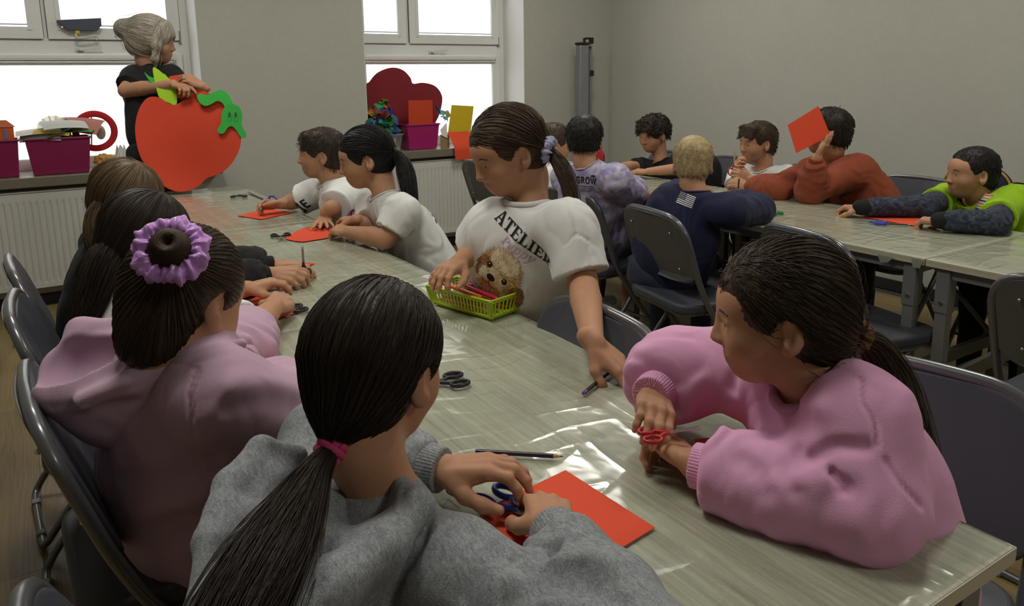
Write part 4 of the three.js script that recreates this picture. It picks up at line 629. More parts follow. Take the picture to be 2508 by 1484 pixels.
// --- girl in the lilac hoodie
{
  const head = D(458, 728, 1.31), N = D(505, 862, 1.30), Q = person('girl in a lilac hoodie with a satin scrunchie round her bun', {
    head, hs: 1.04, hf: V(0.72, -0.50, -0.50), neck: N, pelvis: V(0.16, 0.53, -1.47), face: V(0.93, 0, -0.36), res: 0.006, hres: 0.005,
    shR: D(535, 975, 1.23), shL: D(435, 890, 1.43), elR: D(752, 1005, 1.36), wrR: PY(625, 918, 0.785), elL: PY(600, 828, 0.79), wrL: PY(590, 888, 0.79),
    handR: { dir: V(-0.2, 0, -1), back: V(0, 1, 0), curl: 0.4, thumb: 0.2 }, handL: { dir: V(0.5, -0.1, 0.5), back: V(0.2, 1, 0), curl: 1.0 },
    top: { name: 'hoodie', mat: M.lilacFleece, sleeve: 'long', loose: 0.047, arm: 0.022, armSh: 0.010, res: 0.0052, fold: 0.0035, rings: 0.005, hem: -0.05, open: 0, collar: 0, cuff: 0.8, cuffR: 0.036,
      seams: [{ pts: [[482, 905], [464, 960], [470, 1060], [500, 1170]], w: 0.0032, d: 0.0045 }, { pts: [[492, 905], [474, 965], [480, 1060], [510, 1165]], w: 0.002, d: 0.002 }, { pts: [[385, 872], [430, 890], [484, 906]], w: 0.003, d: 0.003 }, { pts: [[560, 945], [640, 935], [720, 950]], w: 0.016, d: -0.006 }, { pts: [[560, 1000], [650, 985], [740, 1000]], w: 0.016, d: 0.006 }, { pts: [[560, 1100], [640, 1060], [730, 1050]], w: 0.018, d: -0.005 }, { pts: [[300, 1180], [420, 1170], [520, 1130]], w: 0.02, d: 0.007 }, { pts: [[330, 1260], [450, 1230], [540, 1170]], w: 0.02, d: -0.007 }, { pts: [[420, 1330], [480, 1290], [540, 1240]], w: 0.016, d: 0.009 }, { pts: [[300, 1360], [380, 1300], [440, 1270]], w: 0.016, d: 0.007 }] }
  });
  const bun = D(414, 602, 1.16), base = HAIR.brown.map(v => v * 0.9), e = D(452, 705, 1.31).sub(bun).normalize(), e1 = V(0, 1, 0).cross(e).normalize(), e2 = e.clone().cross(e1);
  combBack(Q, base, { tie: bun.clone().addScaledVector(e, 0.035), n: 2800, r: 0.0006, step: 0.009, res: 0.0045, t: 0.012, earH: 0.028, earD: 0.017, earY: -0.012, vary: 0.5, more: () => { const out = []; for (let j = 0; j < 1100; j++) { const q = Math.sqrt(rr(0.004, 1)), a0 = rr(0, 6.28), path = [], tilt = rr(-0.45, 0.45), dv = rr(0.12, 0.2); for (let i = 0; i <= 14; i++) { const a = a0 + i * dv, qq = clamp(q + tilt * (i / 14 - 0.5), 0.02, 1), R = 0.0345 * qq, hgt = 0.034 * Math.pow(Math.max(0, Math.sin(Math.min(1, 0.12 + qq * 0.95) * 3.05)), 0.6); path.push(bun.clone().addScaledVector(e1, Math.cos(a) * R).addScaledVector(e2, Math.sin(a) * R).addScaledVector(e, 0.016 - hgt)); } out.push(path); } return out; }, extra: (f, H, fr) => f.ell(H.at(0, -0.055, -0.05), [0.06, 0.05, 0.042], fr.B, 0.03).ell(H.at(0, -0.085, -0.05), [0.054, 0.045, 0.038], fr.B, 0.03).ell(bun.clone().addScaledVector(e, 0.012), [0.027, 0.027, 0.016], [e1, e2, e], 0.006) });
  part('scrunchie', loops(bun.clone().addScaledVector(e, 0.018), e1, e2, 0.0415, 0.0155, 11, 0.46, 5), M.satin, Q.o);
  // hood lying on the back: an open pouch with a turned rim
  const hd = new Field(), tip = D(108, 958, 1.26), a = D(320, 922, 1.315), ax = tip.clone().sub(D(560, 860, 1.33)).normalize(), u1 = V(0.1, 1, 0.1), up = u1.addScaledVector(ax, -u1.dot(ax)).normalize(), sd = ax.clone().cross(up);
  hd.ell(a, [0.15, 0.055, 0.078], [ax, up, sd], 0.02); hd.cone(a, tip.clone().addScaledVector(ax, -0.01), 0.042, 0.010, 0.05); hd.ell(D(300, 1000, 1.31), [0.085, 0.07, 0.055], [ax, up, sd], 0.05); hd.ell(D(420, 930, 1.30), [0.08, 0.06, 0.06], [ax, up, sd], 0.05); hd.ell(D(240, 880, 1.34), [0.09, 0.05, 0.06], [ax, up, sd], 0.03);
  hd.chain([D(592, 842, 1.27), D(480, 868, 1.25), D(330, 932, 1.225), D(200, 982, 1.22)], [0.010, 0.016, 0.016, 0.010], 0.025); hd.chain([D(470, 796, 1.38), D(330, 796, 1.38), D(195, 806, 1.34), D(145, 890, 1.28)], [0.010, 0.017, 0.016, 0.010], 0.025);
  hd.ell(a.clone().addScaledVector(up, 0.062).addScaledVector(ax, 0.065).addScaledVector(sd, -0.006), [0.095, 0.062, 0.046], [ax, up, sd], 0.008, true);
  hd.warp((x, y, z) => 0.0025 * noise(x * 22, y * 22, z * 22));
  const rimL = [[592, 852], [520, 872], [430, 905], [330, 950], [230, 985], [130, 1000]].map(q => hd.see(...q)).filter(Boolean);
  if (rimL.length > 2) { const cs = curve(rimL).getSpacedPoints(40); hd.warp((x, y, z) => { let m = 1; for (const q of cs) { const d = (x - q.x) ** 2 + (y - q.y) ** 2 + (z - q.z) ** 2; if (d < m) m = d; } return 0.003 * Math.exp(-m / 0.00004); }); }
  part('hood', skinMesh(hd, 0.005, { bumpy: 2 }), M.lilacFleece, Q.o);
}
// --- girl in the pink sweatshirt
{
  const head = D(1910, 772, 1.06), N = D(2010, 960, 1.07), wrR = D(1606, 958, 1.22), wrL = PY(1705, 1140, 0.785);
  const Q = person('girl in a pink sweatshirt with a brown ponytail, holding red scissors', {
    head, hs: 0.92, hf: V(-0.66, -0.16, -0.72), neck: N, pelvis: V(1.08, 0.53, -0.60), face: V(-0.96, 0, -0.15), res: 0.006, hres: 0.0045, shL: D(2095, 1030, 1.01), shR: D(1840, 900, 1.22), elL: PY(2120, 1240, 0.79), wrL, elR: D(1660, 905, 1.30), wrR,
    handL: { dir: PY(1650, 1095, 0.785).sub(wrL), back: V(0.25, 0.8, 0.75), curl: [0.75, 0.9, 1.0, 1.05], thumb: 0.5, res: 0.0026, s: 1.0 }, handR: { dir: D(1607, 1030, 1.13).sub(wrR), back: V(-0.45, 0.6, 0.85), curl: [0.5, 0.52, 0.55, 0.6], spread: 0.03, thumb: 0.6, res: 0.0026, s: 0.86 },
    top: { name: 'sweatshirt', mat: M.pinkFleece, sleeve: 'long', loose: 0.032, arm: 0.026, puff: 1.25, res: 0.0046, fold: 0.0035, rings: 0.0045, hem: -0.02, open: 0.056, cuff: 0.86, cuffR: 0.034, cuffL: 0.036, cuffRes: 0.0022, collar: 0.009,
      seams: [{ pts: [[2110, 930], [2116, 985], [2140, 1030], [2148, 1090]], w: 0.003, d: 0.005 }, { pts: [[1990, 1125], [2040, 1095], [2120, 1095]], w: 0.009, d: 0.012 }, { pts: [[2170, 1130], [2210, 1190], [2255, 1240]], w: 0.004, d: 0.006 }, { pts: [[1955, 1110], [1930, 1160], [1945, 1200]], w: 0.012, d: 0.008 }, { pts: [[1820, 1130], [1860, 1160], [1880, 1200]], w: 0.014, d: 0.008 }, { pts: [[2040, 1160], [2065, 1185], [2070, 1200]], w: 0.008, d: 0.012 }, { pts: [[2010, 1000], [2000, 1060], [1990, 1110]], w: 0.016, d: -0.008 }, { pts: [[1870, 950], [1880, 1010], [1900, 1060]], w: 0.014, d: 0.009 }, { pts: [[1920, 960], [1940, 1010], [1990, 1040]], w: 0.016, d: 0.008 }, { pts: [[1790, 860], [1800, 900], [1790, 950]], w: 0.01, d: 0.01 }, { pts: [[2080, 1150], [2000, 1180], [1900, 1190]], w: 0.018, d: -0.008 }] }
  });
  const tie = D(2094, 825, 1.10);
  combBack(Q, HAIR.brown.map(v => v * 0.8), { tie, n: 3600, nt: 1400, r: 0.00055, step: 0.008, res: 0.0042, t: 0.012, bulge: 0.05, line: -0.028, faceW: 0.06, earD: 0.024, tail: [tie, D(2140, 850, 1.12), D(2195, 940, 1.12), D(2240, 1080, 1.08), D(2268, 1220, 1.05)], rad: u => 0.0125 + 0.022 * Math.sin(Math.min(1, u * 2) * 1.57) - 0.016 * u, loose: 0.012, fly: 0.2, tseg: 22, wob: 0.15 });
  const e = D(2060, 800, 1.08).sub(tie).normalize(), e1 = V(0, 1, 0).cross(e).normalize(), e2 = e.clone().cross(e1);
  part('hair_tie', loops(tie, e1, e2, 0.016, 0.0105, 13, 0.35, 2), cloth(L(0.16, 0.085, 0.03)), Q.o);
}
// --- girl in the printed shirt, standing at the table
M.scrunch2 = std(0xffffff, 0.8, { map: tex(128, 128, (u, v) => { const n = tn(u, v, 14, 2), m = tn(u, v, 18, 7); return n > 0.22 ? [205, 80, 150] : m > 0.3 ? [235, 230, 235] : [140, 170, 195]; }, [12, 12]) });
let atelierTop;
{
  const N = D(1302, 512, 1.95), wrL = PY(1452, 838, 0.815), wrR = D(1128, 640, 1.96);
  const Q = person('girl standing in a white shirt with a puppy print, hair tied at the side', {
    head: D(1243, 372, 1.94), hf: V(-0.93, -0.42, -0.12), neck: N, pelvis: V(1.12, 0.70, -1.70), face: V(-0.86, 0, 0.51), res: 0.0065, hres: 0.005, shL: D(1398, 565, 1.85), shR: D(1200, 565, 2.04), elL: D(1428, 690, 1.82), wrL, elR: D(1168, 612, 2.08), wrR,
    handL: { dir: PY(1530, 905, 0.765).sub(wrL), back: V(-0.1, 0.9, 0.2), curl: [0.35, 0.4, 0.45, 0.5], spread: 0.14, thumb: 0.4, res: 0.0035 }, handR: { dir: D(1088, 662, 1.90).sub(wrR), back: V(-0.1, 1, 0.1), curl: [0.6, 0.55, 0.5, 0.5], spread: 0.12, thumb: 0.35, res: 0.0035 },
    top: { name: 't_shirt', mat: M.white, sleeve: 'short', loose: 0.04, arm: 0.022, len: 0.86, hem: -0.06, fold: 0.0065, open: 0.066, collar: 0.008, res: 0.0055, seams: [{ pts: [[1385, 600], [1410, 575], [1440, 590]], w: 0.004, d: 0.004, t: 1 }] },
    knR: V(1.14, 0.40, -1.78), knL: V(1.16, 0.40, -1.62), anR: V(1.17, 0.09, -1.80), anL: V(1.19, 0.09, -1.60), pants: M.jeans
  });
  atelierTop = Q;
  const tie = D(1342, 366, 1.93);
  combBack(Q, HAIR.brown, { tie, n: 1500, nt: 420, r: 0.0008, step: 0.011, t: 0.012, tail: [tie, D(1370, 400, 1.92), D(1392, 450, 1.9), D(1406, 515, 1.88)], rad: u => 0.012 + 0.015 * Math.sin(Math.min(1, u * 2) * 1.5) - 0.012 * u, tseg: 12, loose: 0.006, earD: 0.03 });
  const e = D(1300, 350, 1.94).sub(tie).normalize(), e1 = V(0, 1, 0).cross(e).normalize(), e2 = e.clone().cross(e1);
  part('scrunchie', loops(tie, e1, e2, 0.022, 0.0125, 9, 0.4, 4), M.scrunch2, Q.o);
}
// --- girl with the black ponytail
{
  const Q = person('girl with a long black ponytail in a white t-shirt, arms folded on the table', {
    head: D(895, 388, 2.80), hf: V(-0.90, -0.26, -0.34), neck: D(945, 482, 2.80), pelvis: V(1.30, 0.52, -2.55), face: V(-0.97, 0, 0.1), res: 0.008, hres: 0.0065, shL: D(985, 522, 2.68), shR: D(915, 500, 2.96), elL: PY(945, 585, 0.785), wrL: PY(856, 568, 0.78), elR: PY(912, 552, 0.79), wrR: PY(872, 538, 0.815),
    handL: { dir: PY(825, 560, 0.785).sub(PY(856, 568, 0.78)), back: V(0, 0.8, 0.5), curl: 0.6, res: 0.005 }, handR: { dir: PY(830, 535, 0.80).sub(PY(872, 538, 0.815)), back: V(0, 1, 0.2), curl: 0.55, res: 0.005 },
    top: { mat: M.white, loose: 0.024, arm: 0.014, len: 0.72, hem: -0.09, fold: 0.006, open: 0.06, foldDir: V(-0.4, 1, 0.5) }
  });
  const tie = D(962, 372, 2.78);
  combBack(Q, HAIR.black, { tie, n: 700, nt: 420, r: 0.001, step: 0.014, res: 0.006, tail: [tie, D(985, 395, 2.77), D(1000, 450, 2.73), D(1008, 520, 2.70)], rad: u => 0.014 + 0.024 * Math.sin(Math.min(1, u * 2) * 1.5) - 0.012 * u, tseg: 10, fly: 0.03, loose: 0.002, earD: 0.024 });
  part('hair_tie', loops(tie, V(0, 1, 0), V(0.4, 0, 0.9), 0.014, 0.005, 7, 0.1, 4), M.ink, Q.o);
  part('bracelet', loops(PY(868, 528, 0.812), V(0, 1, 0), V(0.3, 0, 0.95), 0.022, 0.0045, 10, 0.3, 4), cloth(L(0.35, 0.05, 0.15)), Q.o);
}
// short-haired heads
function shortHair(Q, base, o = {}) {
  const cap = hairCap(Q, { t: o.t ?? 0.012, line: o.line ?? 0, ears: true, low: o.low ?? -0.055, rough: o.rough ?? 0.0022, nape: o.nape ?? 1, extra: o.extra, earZ: o.earZ, earD: o.earD ?? 0.03, earH: o.earH, faceW: o.faceW }), U = Q.hfr.U, F = Q.hfr.F;
  const crown = Q.H.at(0, 0.115, -0.05);
  hairPart(Q, cap, base, { res: o.res ?? 0.007, paths: cg => tufts(cap, cg,  o.n ?? 700, o.len ?? 0.022, p => p.clone().sub(crown).normalize().multiplyScalar(o.lay ?? 1.1).addScaledVector(U, -0.1), o.curl ?? 0, p => { const q = p.clone().sub(Q.H.at(0, 0, 0)), x = Math.abs(q.dot(Q.hfr.R)) / Q.hs, y = q.dot(U) / Q.hs, z = q.dot(F) / Q.hs; return Q.H.f.at(p.x, p.y, p.z) > 0.003 && !(x > 0.056 && y < 0.018 && z > -0.035); }), r: o.r ?? 0.0013, vary: 0.35 });
}
const fringe = (z = 0.088, y = 0.05) => (f, H) => { for (const x of [-0.045, -0.015, 0.015, 0.045]) f.cone(H.at(x, 0.085, 0.05), H.at(x * 1.05, y, z - Math.abs(x) * 0.35), 0.022, 0.009, 0.02); };
// --- boy with blue scissors
let boyTop;
{
  const Q = boyTop = person('boy with short brown hair in a white t-shirt holding blue scissors', {
    head: D(787, 378, 3.36), hf: V(-0.93, -0.05, -0.36), neck: D(812, 455, 3.38), pelvis: V(1.33, 0.52, -3.17), face: V(-0.95, 0, 0.2), res: 0.0085, hres: 0.0065, shL: D(850, 482, 3.28), shR: D(782, 470, 3.52), elL: D(812, 512, 3.12), wrL: PY(793, 535, 0.772), elR: PY(725, 492, 0.785), wrR: PY(686, 500, 0.785),
    handL: { dir: PY(793, 565, 0.765).sub(PY(793, 535, 0.772)), back: V(0, 1, 0), curl: 0.12, spread: 0.22, res: 0.005 }, handR: { dir: PY(655, 500, 0.79).sub(PY(686, 500, 0.785)), back: V(0.1, 0.7, -0.6), curl: 0.8, thumb: 0.4, res: 0.005 },
    top: { mat: M.white, loose: 0.03, arm: 0.022, len: 0.85, hem: -0.09, fold: 0.007, open: 0.058 }
  });
  shortHair(Q, [0.035, 0.022, 0.014], { t: 0.013, extra: fringe(0.09, 0.035), n: 900, len: 0.02, low: -0.06, rough: 0.001, r: 0.001 });
}
// --- girl in black by the radiator, light brown hair hanging
function looseHair(Q, base, o) {
  const H = Q.H, cap = hairCap(Q, { t: 0.014, line: o.line ?? 0, nape: 1, extra: o.extra }), part0 = H.at(o.partX ?? 0.0, 0.115, 0.02), U = Q.hfr.U, F = Q.hfr.F;
  const solid = new Field(); for (const l of o.locks) solid.chain(l.p, l.r.map((v, i) => v * (i ? 0.72 : 0.45)), 0.03); solid.warp((x, y, z) => 0.003 * noise(x * 40, y * 12, z * 40));
  hairPart(Q, cap, base, { res: o.res ?? 0.007, solid, sres: o.sres ?? 0.007, r: o.r ?? 0.001, vary: o.vary ?? 0.4, paths: cg => [...comb(cap, seedsOn(cg, o.n ?? 900, p => H.f.at(p.x, p.y, p.z) > 0.006), p => V(0, -1, 0).addScaledVector(F, -0.35).addScaledVector(p.clone().sub(part0), 6), { step: 0.014, n: 13, loose: 0.004 }), ...o.locks.flatMap(l => bundle(curve(l.p), u => { const k = u * (l.r.length - 1), i = Math.min(l.r.length - 2, Math.floor(k)); return lerp(l.r[i], l.r[i + 1], k - i) * 1.02; }, (l.n ?? 160) * 2, { seg: 14, fly: 0.06, wob: 0.15 }))] });
}
{
  const wrR = PY(662, 672, 0.785), wrL = PY(672, 650, 0.785), Q = person('girl in black with light brown hair hanging over her face, bent over the table', {
    head: D(312, 492, 2.32), hs: 1.04, hf: V(0.76, -0.42, 0.48), neck: D(285, 582, 2.34), pelvis: V(0.10, 0.53, -2.58), face: V(0.97, 0, -0.2), res: 0.009, hres: 0.007, elR: PY(560, 690, 0.79), wrR, elL: PY(585, 655, 0.79), wrL,
    handR: { dir: PY(740, 672, 0.785).sub(wrR), back: V(0, 0.8, 0.6), curl: 0.75, thumb: 0.5, res: 0.0045 }, handL: { dir: PY(735, 648, 0.785).sub(wrL), back: V(0, 1, 0), curl: 0.45, res: 0.0045 },
    top: { name: 'sweater', mat: M.blackCloth, sleeve: 'long', loose: 0.03, arm: 0.016, hem: -0.06, fold: 0.007, rings: 0.004, open: 0.05, collar: 0.004, cuff: 0.7, cuffRes: 0.004 }, pants: M.blackCloth
  });
  looseHair(Q, HAIR.light.map(v => v * 0.85), { n: 1100, vary: 0.5, line: -0.012, locks: [{ p: [D(290, 468, 2.3), D(243, 528, 2.26), D(238, 588, 2.25), D(255, 648, 2.26)], r: [0.03, 0.036, 0.034, 0.016], n: 240 }, { p: [D(310, 473, 2.28), D(275, 548, 2.2), D(270, 598, 2.19), D(280, 658, 2.2)], r: [0.03, 0.034, 0.03, 0.012], n: 220 }] });
}
// --- long-haired girl in the white shirt
{
  const wrR = PY(672, 752, 0.792), wrL = PY(600, 708, 0.79), Q = person('girl with very long dark hair in a white shirt, behind the lilac hoodie', {
    head: D(358, 588, 1.92), hs: 1.05, hf: V(0.88, -0.42, 0.0), neck: D(322, 690, 1.93), pelvis: V(0.10, 0.53, -2.08), face: V(0.95, 0, -0.3), res: 0.008, hres: 0.006, elR: PY(608, 818, 0.785), wrR, elL: PY(540, 715, 0.79), wrL,
    handR: { dir: PY(716, 716, 0.79).sub(wrR), back: V(0.1, 0.8, 0.5), curl: [0.8, 0.85, 0.9, 0.95], thumb: 0.5, res: 0.004 }, handL: { dir: PY(665, 690, 0.80).sub(wrL), back: V(0, 1, 0), curl: [0.55, 0.6, 0.6, 0.6], thumb: 0.4, res: 0.004 },
    top: { name: 't_shirt', mat: M.white, sleeve: 'short', len: 0.9, loose: 0.026, arm: 0.018, hem: -0.06, fold: 0.007, open: 0.056 }
  });
  looseHair(Q, HAIR.dark, { n: 1100, vary: 0.4, locks: [{ p: [D(305, 570, 1.90), D(255, 645, 1.84), D(218, 745, 1.82), D(185, 850, 1.80), D(165, 930, 1.79)], r: [0.03, 0.042, 0.036, 0.022, 0.008], n: 520 }, { p: [D(300, 575, 1.96), D(236, 650, 1.93), D(205, 750, 1.9), D(175, 870, 1.86)], r: [0.03, 0.038, 0.03, 0.012], n: 320 }] });
}
// --- boys' tables
M.tie = std(0xffffff, 0.92, { map: tex(512, 512, (u, v) => { const x = u - 0.46, y = v - 0.66, a = Math.atan2(y, x), r = Math.hypot(x, y), n = tn(u, v, 9, 3) * 2 + tn(u, v, 26, 8), s = Math.sin(a * 17 + n * 2.2) * 0.6 + Math.sin(r * 46 + n * 3) * 0.35 + n * 0.35, k = clamp(0.5 + s * 0.55, 0, 1); return [lerp(164, 222, k), lerp(154, 216, k), lerp(200, 228, k)]; }, [2.3, 2.3]), bumpMap: weave, bumpScale: 0.0006 }); M.tie.color.setRGB(0.80, 0.79, 0.82);
M.navy = cloth(L(0.012, 0.014, 0.05)); M.rust = cloth(L(0.26, 0.055, 0.022)); M.polo = cloth(L(0.014, 0.011, 0.013), { sheen: 0.15 });
M.camo = std(0xffffff, 0.9, { map: tex(256, 256, (u, v) => { const q = (a) => Math.floor(a * 40) / 40, n = tn(q(u), q(v), 12, 1), m = tn(q(u), q(v), 16, 6); return n > 0.15 ? [52, 58, 74] : m > 0.12 ? [34, 38, 50] : m < -0.2 ? [66, 72, 88] : [42, 47, 62]; }, [5, 5]), bumpMap: weave, bumpScale: 0.0006 });
M.neon = cloth(L(0.30, 0.52, 0.01)); M.shortsCloth = cloth(L(0.10, 0.15, 0.14)); M.brownPants = cloth(L(0.012, 0.01, 0.01), { sheen: 0.1 });
let tieTop, navyTop, whiteTop;
tieTop = (() => {
  const Q = person('boy in a lilac tie-dye shirt with dark hair, his back turned', {
    head: D(1432, 345, 3.36), hf: V(0.68, -0.12, -0.73), neck: D(1440, 412, 3.33), pelvis: V(2.24, 0.52, -2.78), face: V(0.8, 0, -0.6), res: 0.0085, hres: 0.0065, shR: D(1508, 442, 3.24), shL: D(1385, 435, 3.52), elR: PY(1580, 486, 0.785), wrR: PY(1548, 448, 0.785), elL: PY(1440, 430, 0.79), wrL: PY(1500, 430, 0.785),
    handR: { dir: V(0.3, -0.05, -1), back: V(0, 1, 0), curl: 0.4 }, handL: { dir: V(1, 0, 0.1), back: V(0, 1, 0), curl: 0.4 }, top: { mat: M.tie, loose: 0.034, arm: 0.018, len: 0.68, hem: -0.1, fold: 0.008, open: 0.056 }, shorts: true, pants: M.shortsCloth
  });
  shortHair(Q, [0.012, 0.0095, 0.008], { t: 0.010, n: 1200, len: 0.012, low: -0.03, earH: 0.05, earD: 0.034 }); return Q;
})();
navyTop = (() => {
  const Q = person('blond boy in a navy sweatshirt with a white flag on its back', {
    head: D(1697, 402, 3.06), hf: V(0.73, -0.22, -0.66), neck: D(1705, 478, 3.02), pelvis: V(2.16, 0.52, -2.24), face: V(0.85, 0, -0.5), res: 0.0085, hres: 0.0065, shR: D(1790, 520, 2.90), shL: D(1630, 500, 3.17), elR: PY(1855, 515, 0.79), wrR: PY(1790, 485, 0.785), elL: PY(1640, 480, 0.79), wrL: PY(1690, 462, 0.785),
    handR: { dir: V(0.2, 0, -1), back: V(0, 1, 0), curl: 0.5 }, handL: { dir: V(0.8, 0, 0.3), back: V(0, 1, 0), curl: 0.5 }, top: { name: 'sweatshirt', mat: M.navy, sleeve: 'long', loose: 0.032, arm: 0.02, hem: -0.09, fold: 0.006, open: 0.056, rings: 0.004, cuffRes: 0.005 }, pants: M.jeans
  });
  shortHair(Q, HAIR.fair, { t: 0.007, n: 1700, len: 0.011, low: -0.04, r: 0.0009, earH: 0.052, earD: 0.036, rough: 0.001 }); return Q;
})();
{ // curly-haired boy
  const Q = person('curly-haired boy in a dark polo shirt leaning on the table', {
    head: PX(1600, 330, 3.30), hf: V(-0.95, -0.22, 0.10), neck: PX(1622, 402, 3.34), pelvis: V(3.50, 0.52, -3.22), face: V(-0.92, 0, 0.35), res: 0.009, hres: 0.007, elL: PY(1690, 412, 0.80), wrL: PY(1590, 420, 0.785), elR: PX(1545, 408, 3.16), wrR: PY(1500, 418, 0.79),
    handL: { dir: V(-0.6, 0, -0.8), back: V(0, 1, 0.2), curl: 0.4 }, handR: { dir: V(-0.8, -0.1, -0.3), back: V(0, 1, 0), curl: 0.4 }, top: { name: 'polo_shirt', mat: M.polo, loose: 0.02, arm: 0.014, len: 0.62, fold: 0.005, open: 0.05, collar: 0.009 }, pants: M.brownPants
  });
  shortHair(Q, [0.022, 0.013, 0.009], { t: 0.022, n: 1100, len: 0.02, curl: 0.005, low: -0.02, rough: 0.008, r: 0.0014, extra: fringe(0.10, 0.045) });
}
whiteTop = (() => {
  const Q = person('boy in a white t-shirt holding red scissors up', {
    head: PX(1855, 350, 3.32), hf: V(-0.95, -0.12, -0.25), neck: PX(1872, 420, 3.36), pelvis: V(3.50, 0.52, -2.64), face: V(-0.95, 0, 0.2), res: 0.009, hres: 0.007, elR: PX(1800, 465, 3.22), wrR: PX(1812, 430, 3.10), elL: PX(1905, 480, 3.18), wrL: PX(1838, 440, 3.08),
    handR: { dir: V(-0.5, 0.8, 0.1), back: V(-0.6, -0.2, -0.8), curl: 1.0, thumb: 0.6 }, handL: { dir: V(-0.7, 0.3, -0.4), back: V(-0.3, 0.2, 0.9), curl: 1.0 }, top: { mat: M.white, loose: 0.026, arm: 0.018, len: 0.8, open: 0.06, fold: 0.006 }
  });
  shortHair(Q, [0.045, 0.028, 0.017], { t: 0.012, extra: fringe(0.09, 0.04), n: 800, len: 0.018, low: -0.05, rough: 0.001 }); return Q;
})();
{ // rust sweatshirt
  const wrL = PX(2000, 388, 3.02), Q = person('boy in a rust sweatshirt holding a red card before his face', {
    head: PX(2026, 324, 3.26), hf: V(-0.55, -0.05, -0.82), neck: PX(2040, 402, 3.32), pelvis: V(3.50, 0.52, -2.08), face: V(-0.97, 0, 0.05), res: 0.009, hres: 0.007, elL: PY(1985, 468, 0.795), wrL, elR: PY(1905, 462, 0.79), wrR: PY(1832, 456, 0.785), shL: PX(2075, 430, 3.24), shR: PX(1985, 420, 3.36),
    handL: { dir: V(-0.05, 0.85, -0.0).addScaledVector(camR, 0.55), back: V(0.5, 0.3, 0.8), curl: 0.12, spread: 0.04, thumb: 0.3, res: 0.005 }, handR: { dir: V(-0.5, 0.25, -0.7), back: V(-0.2, 0.3, 0.9), curl: 0.95, thumb: 0.6, res: 0.005 },
    top: { name: 'sweatshirt', mat: M.rust, sleeve: 'long', loose: 0.036, arm: 0.022, fold: 0.007, rings: 0.005, open: 0.058, cuffRes: 0.004, cuff: 0.85 }, pants: M.brownPants
  });
  shortHair(Q, [0.02, 0.013, 0.009], { t: 0.014, n: 900, len: 0.018, low: -0.07, rough: 0.001 });
}
{ // green hoodie
  const wrR = PY(2115, 508, 0.785), wrL = PY(2308, 540, 0.785), Q = person('boy in a lime hoodie with camouflage sleeves, fists on the table', {
    head: PX(2380, 425, 3.36), hf: V(-0.81, -0.06, -0.56), neck: PX(2392, 496, 3.43), pelvis: V(3.52, 0.52, -1.45), face: V(-0.97, 0, 0.15), res: 0.0085, hres: 0.0065, shL: PX(2452, 520, 3.38), shR: PX(2322, 486, 3.50), elL: PY(2438, 545, 0.785), wrL, elR: PY(2262, 507, 0.785), wrR,
    handR: { dir: PY(2065, 508, 0.775).sub(wrR), back: V(0.1, 1, 0.1), curl: 0.75, thumb: 0.5, res: 0.005 }, handL: { dir: PY(2252, 538, 0.775).sub(wrL), back: V(0.1, 1, 0.1), curl: 0.75, thumb: 0.5, res: 0.005 },
    top: { name: 'hoodie', mat: M.neon, sleeve: 'short', loose: 0.04, arm: 0.02, len: 0.55, fold: 0.006, open: 0.066, collar: 0.006 }, pants: M.brownPants
  });
  const sl = new Field(); for (const [s, e, w] of [[Q.shL, PY(2438, 545, 0.785), wrL], [Q.shR, PY(2262, 507, 0.785), wrR]]) { sl.cone(s.clone().lerp(e, 0.3), e, 0.056, 0.05, 0.02); sl.cone(e, e.clone().lerp(w, 0.86), 0.05, 0.041, 0.02); } sl.warp((x, y, z) => 0.005 * noise(x * 30, y * 30, z * 30)); part('sleeve', skinMesh(sl, 0.008), M.camo, Q.o);
  for (const [e, w] of [[PY(2438, 545, 0.785), wrL], [PY(2262, 507, 0.785), wrR]]) { const q = new Field(); q.cone(e.clone().lerp(w, 0.8), e.clone().lerp(w, 1.05), 0.039, 0.033); part('cuff', skinMesh(q, 0.006), M.blackCloth, Q.o); }
  // striped shirt in the open front, dark hood on the shoulders
  const st = new Field(); st.ell(Q.N.clone().addScaledVector(Q.spine, -0.1).addScaledVector(Q.T.F, 0.066), [0.062, 0.115, 0.075], Q.TB, 0.02);
  const strip = [[200, 196, 190], [190, 95, 60], [200, 196, 190], [35, 38, 90], [200, 196, 190], [170, 150, 60]];
  const stripes = std(0xffffff, 0.9, { map: tex(8, 96, (u, v) => strip[Math.floor(v * 12) % 6], [1, 14]) }); part('striped_shirt', skinMesh(st, 0.008), stripes, Q.o);
  const hd = new Field(); hd.chain([Q.N.clone().addScaledVector(Q.T.R, -0.08).addScaledVector(Q.T.F, 0.02), Q.N.clone().addScaledVector(Q.T.R, -0.06).addScaledVector(Q.T.F, -0.07), Q.N.clone().addScaledVector(Q.T.R, 0.06).addScaledVector(Q.T.F, -0.07), Q.N.clone().addScaledVector(Q.T.R, 0.08).addScaledVector(Q.T.F, 0.02)], [0.024, 0.036, 0.036, 0.024], 0.03); part('hood', skinMesh(hd, 0.008), M.navy, Q.o);
  shortHair(Q, [0.012, 0.010, 0.009], { t: 0.008, n: 1100, len: 0.012, low: -0.05 });
}
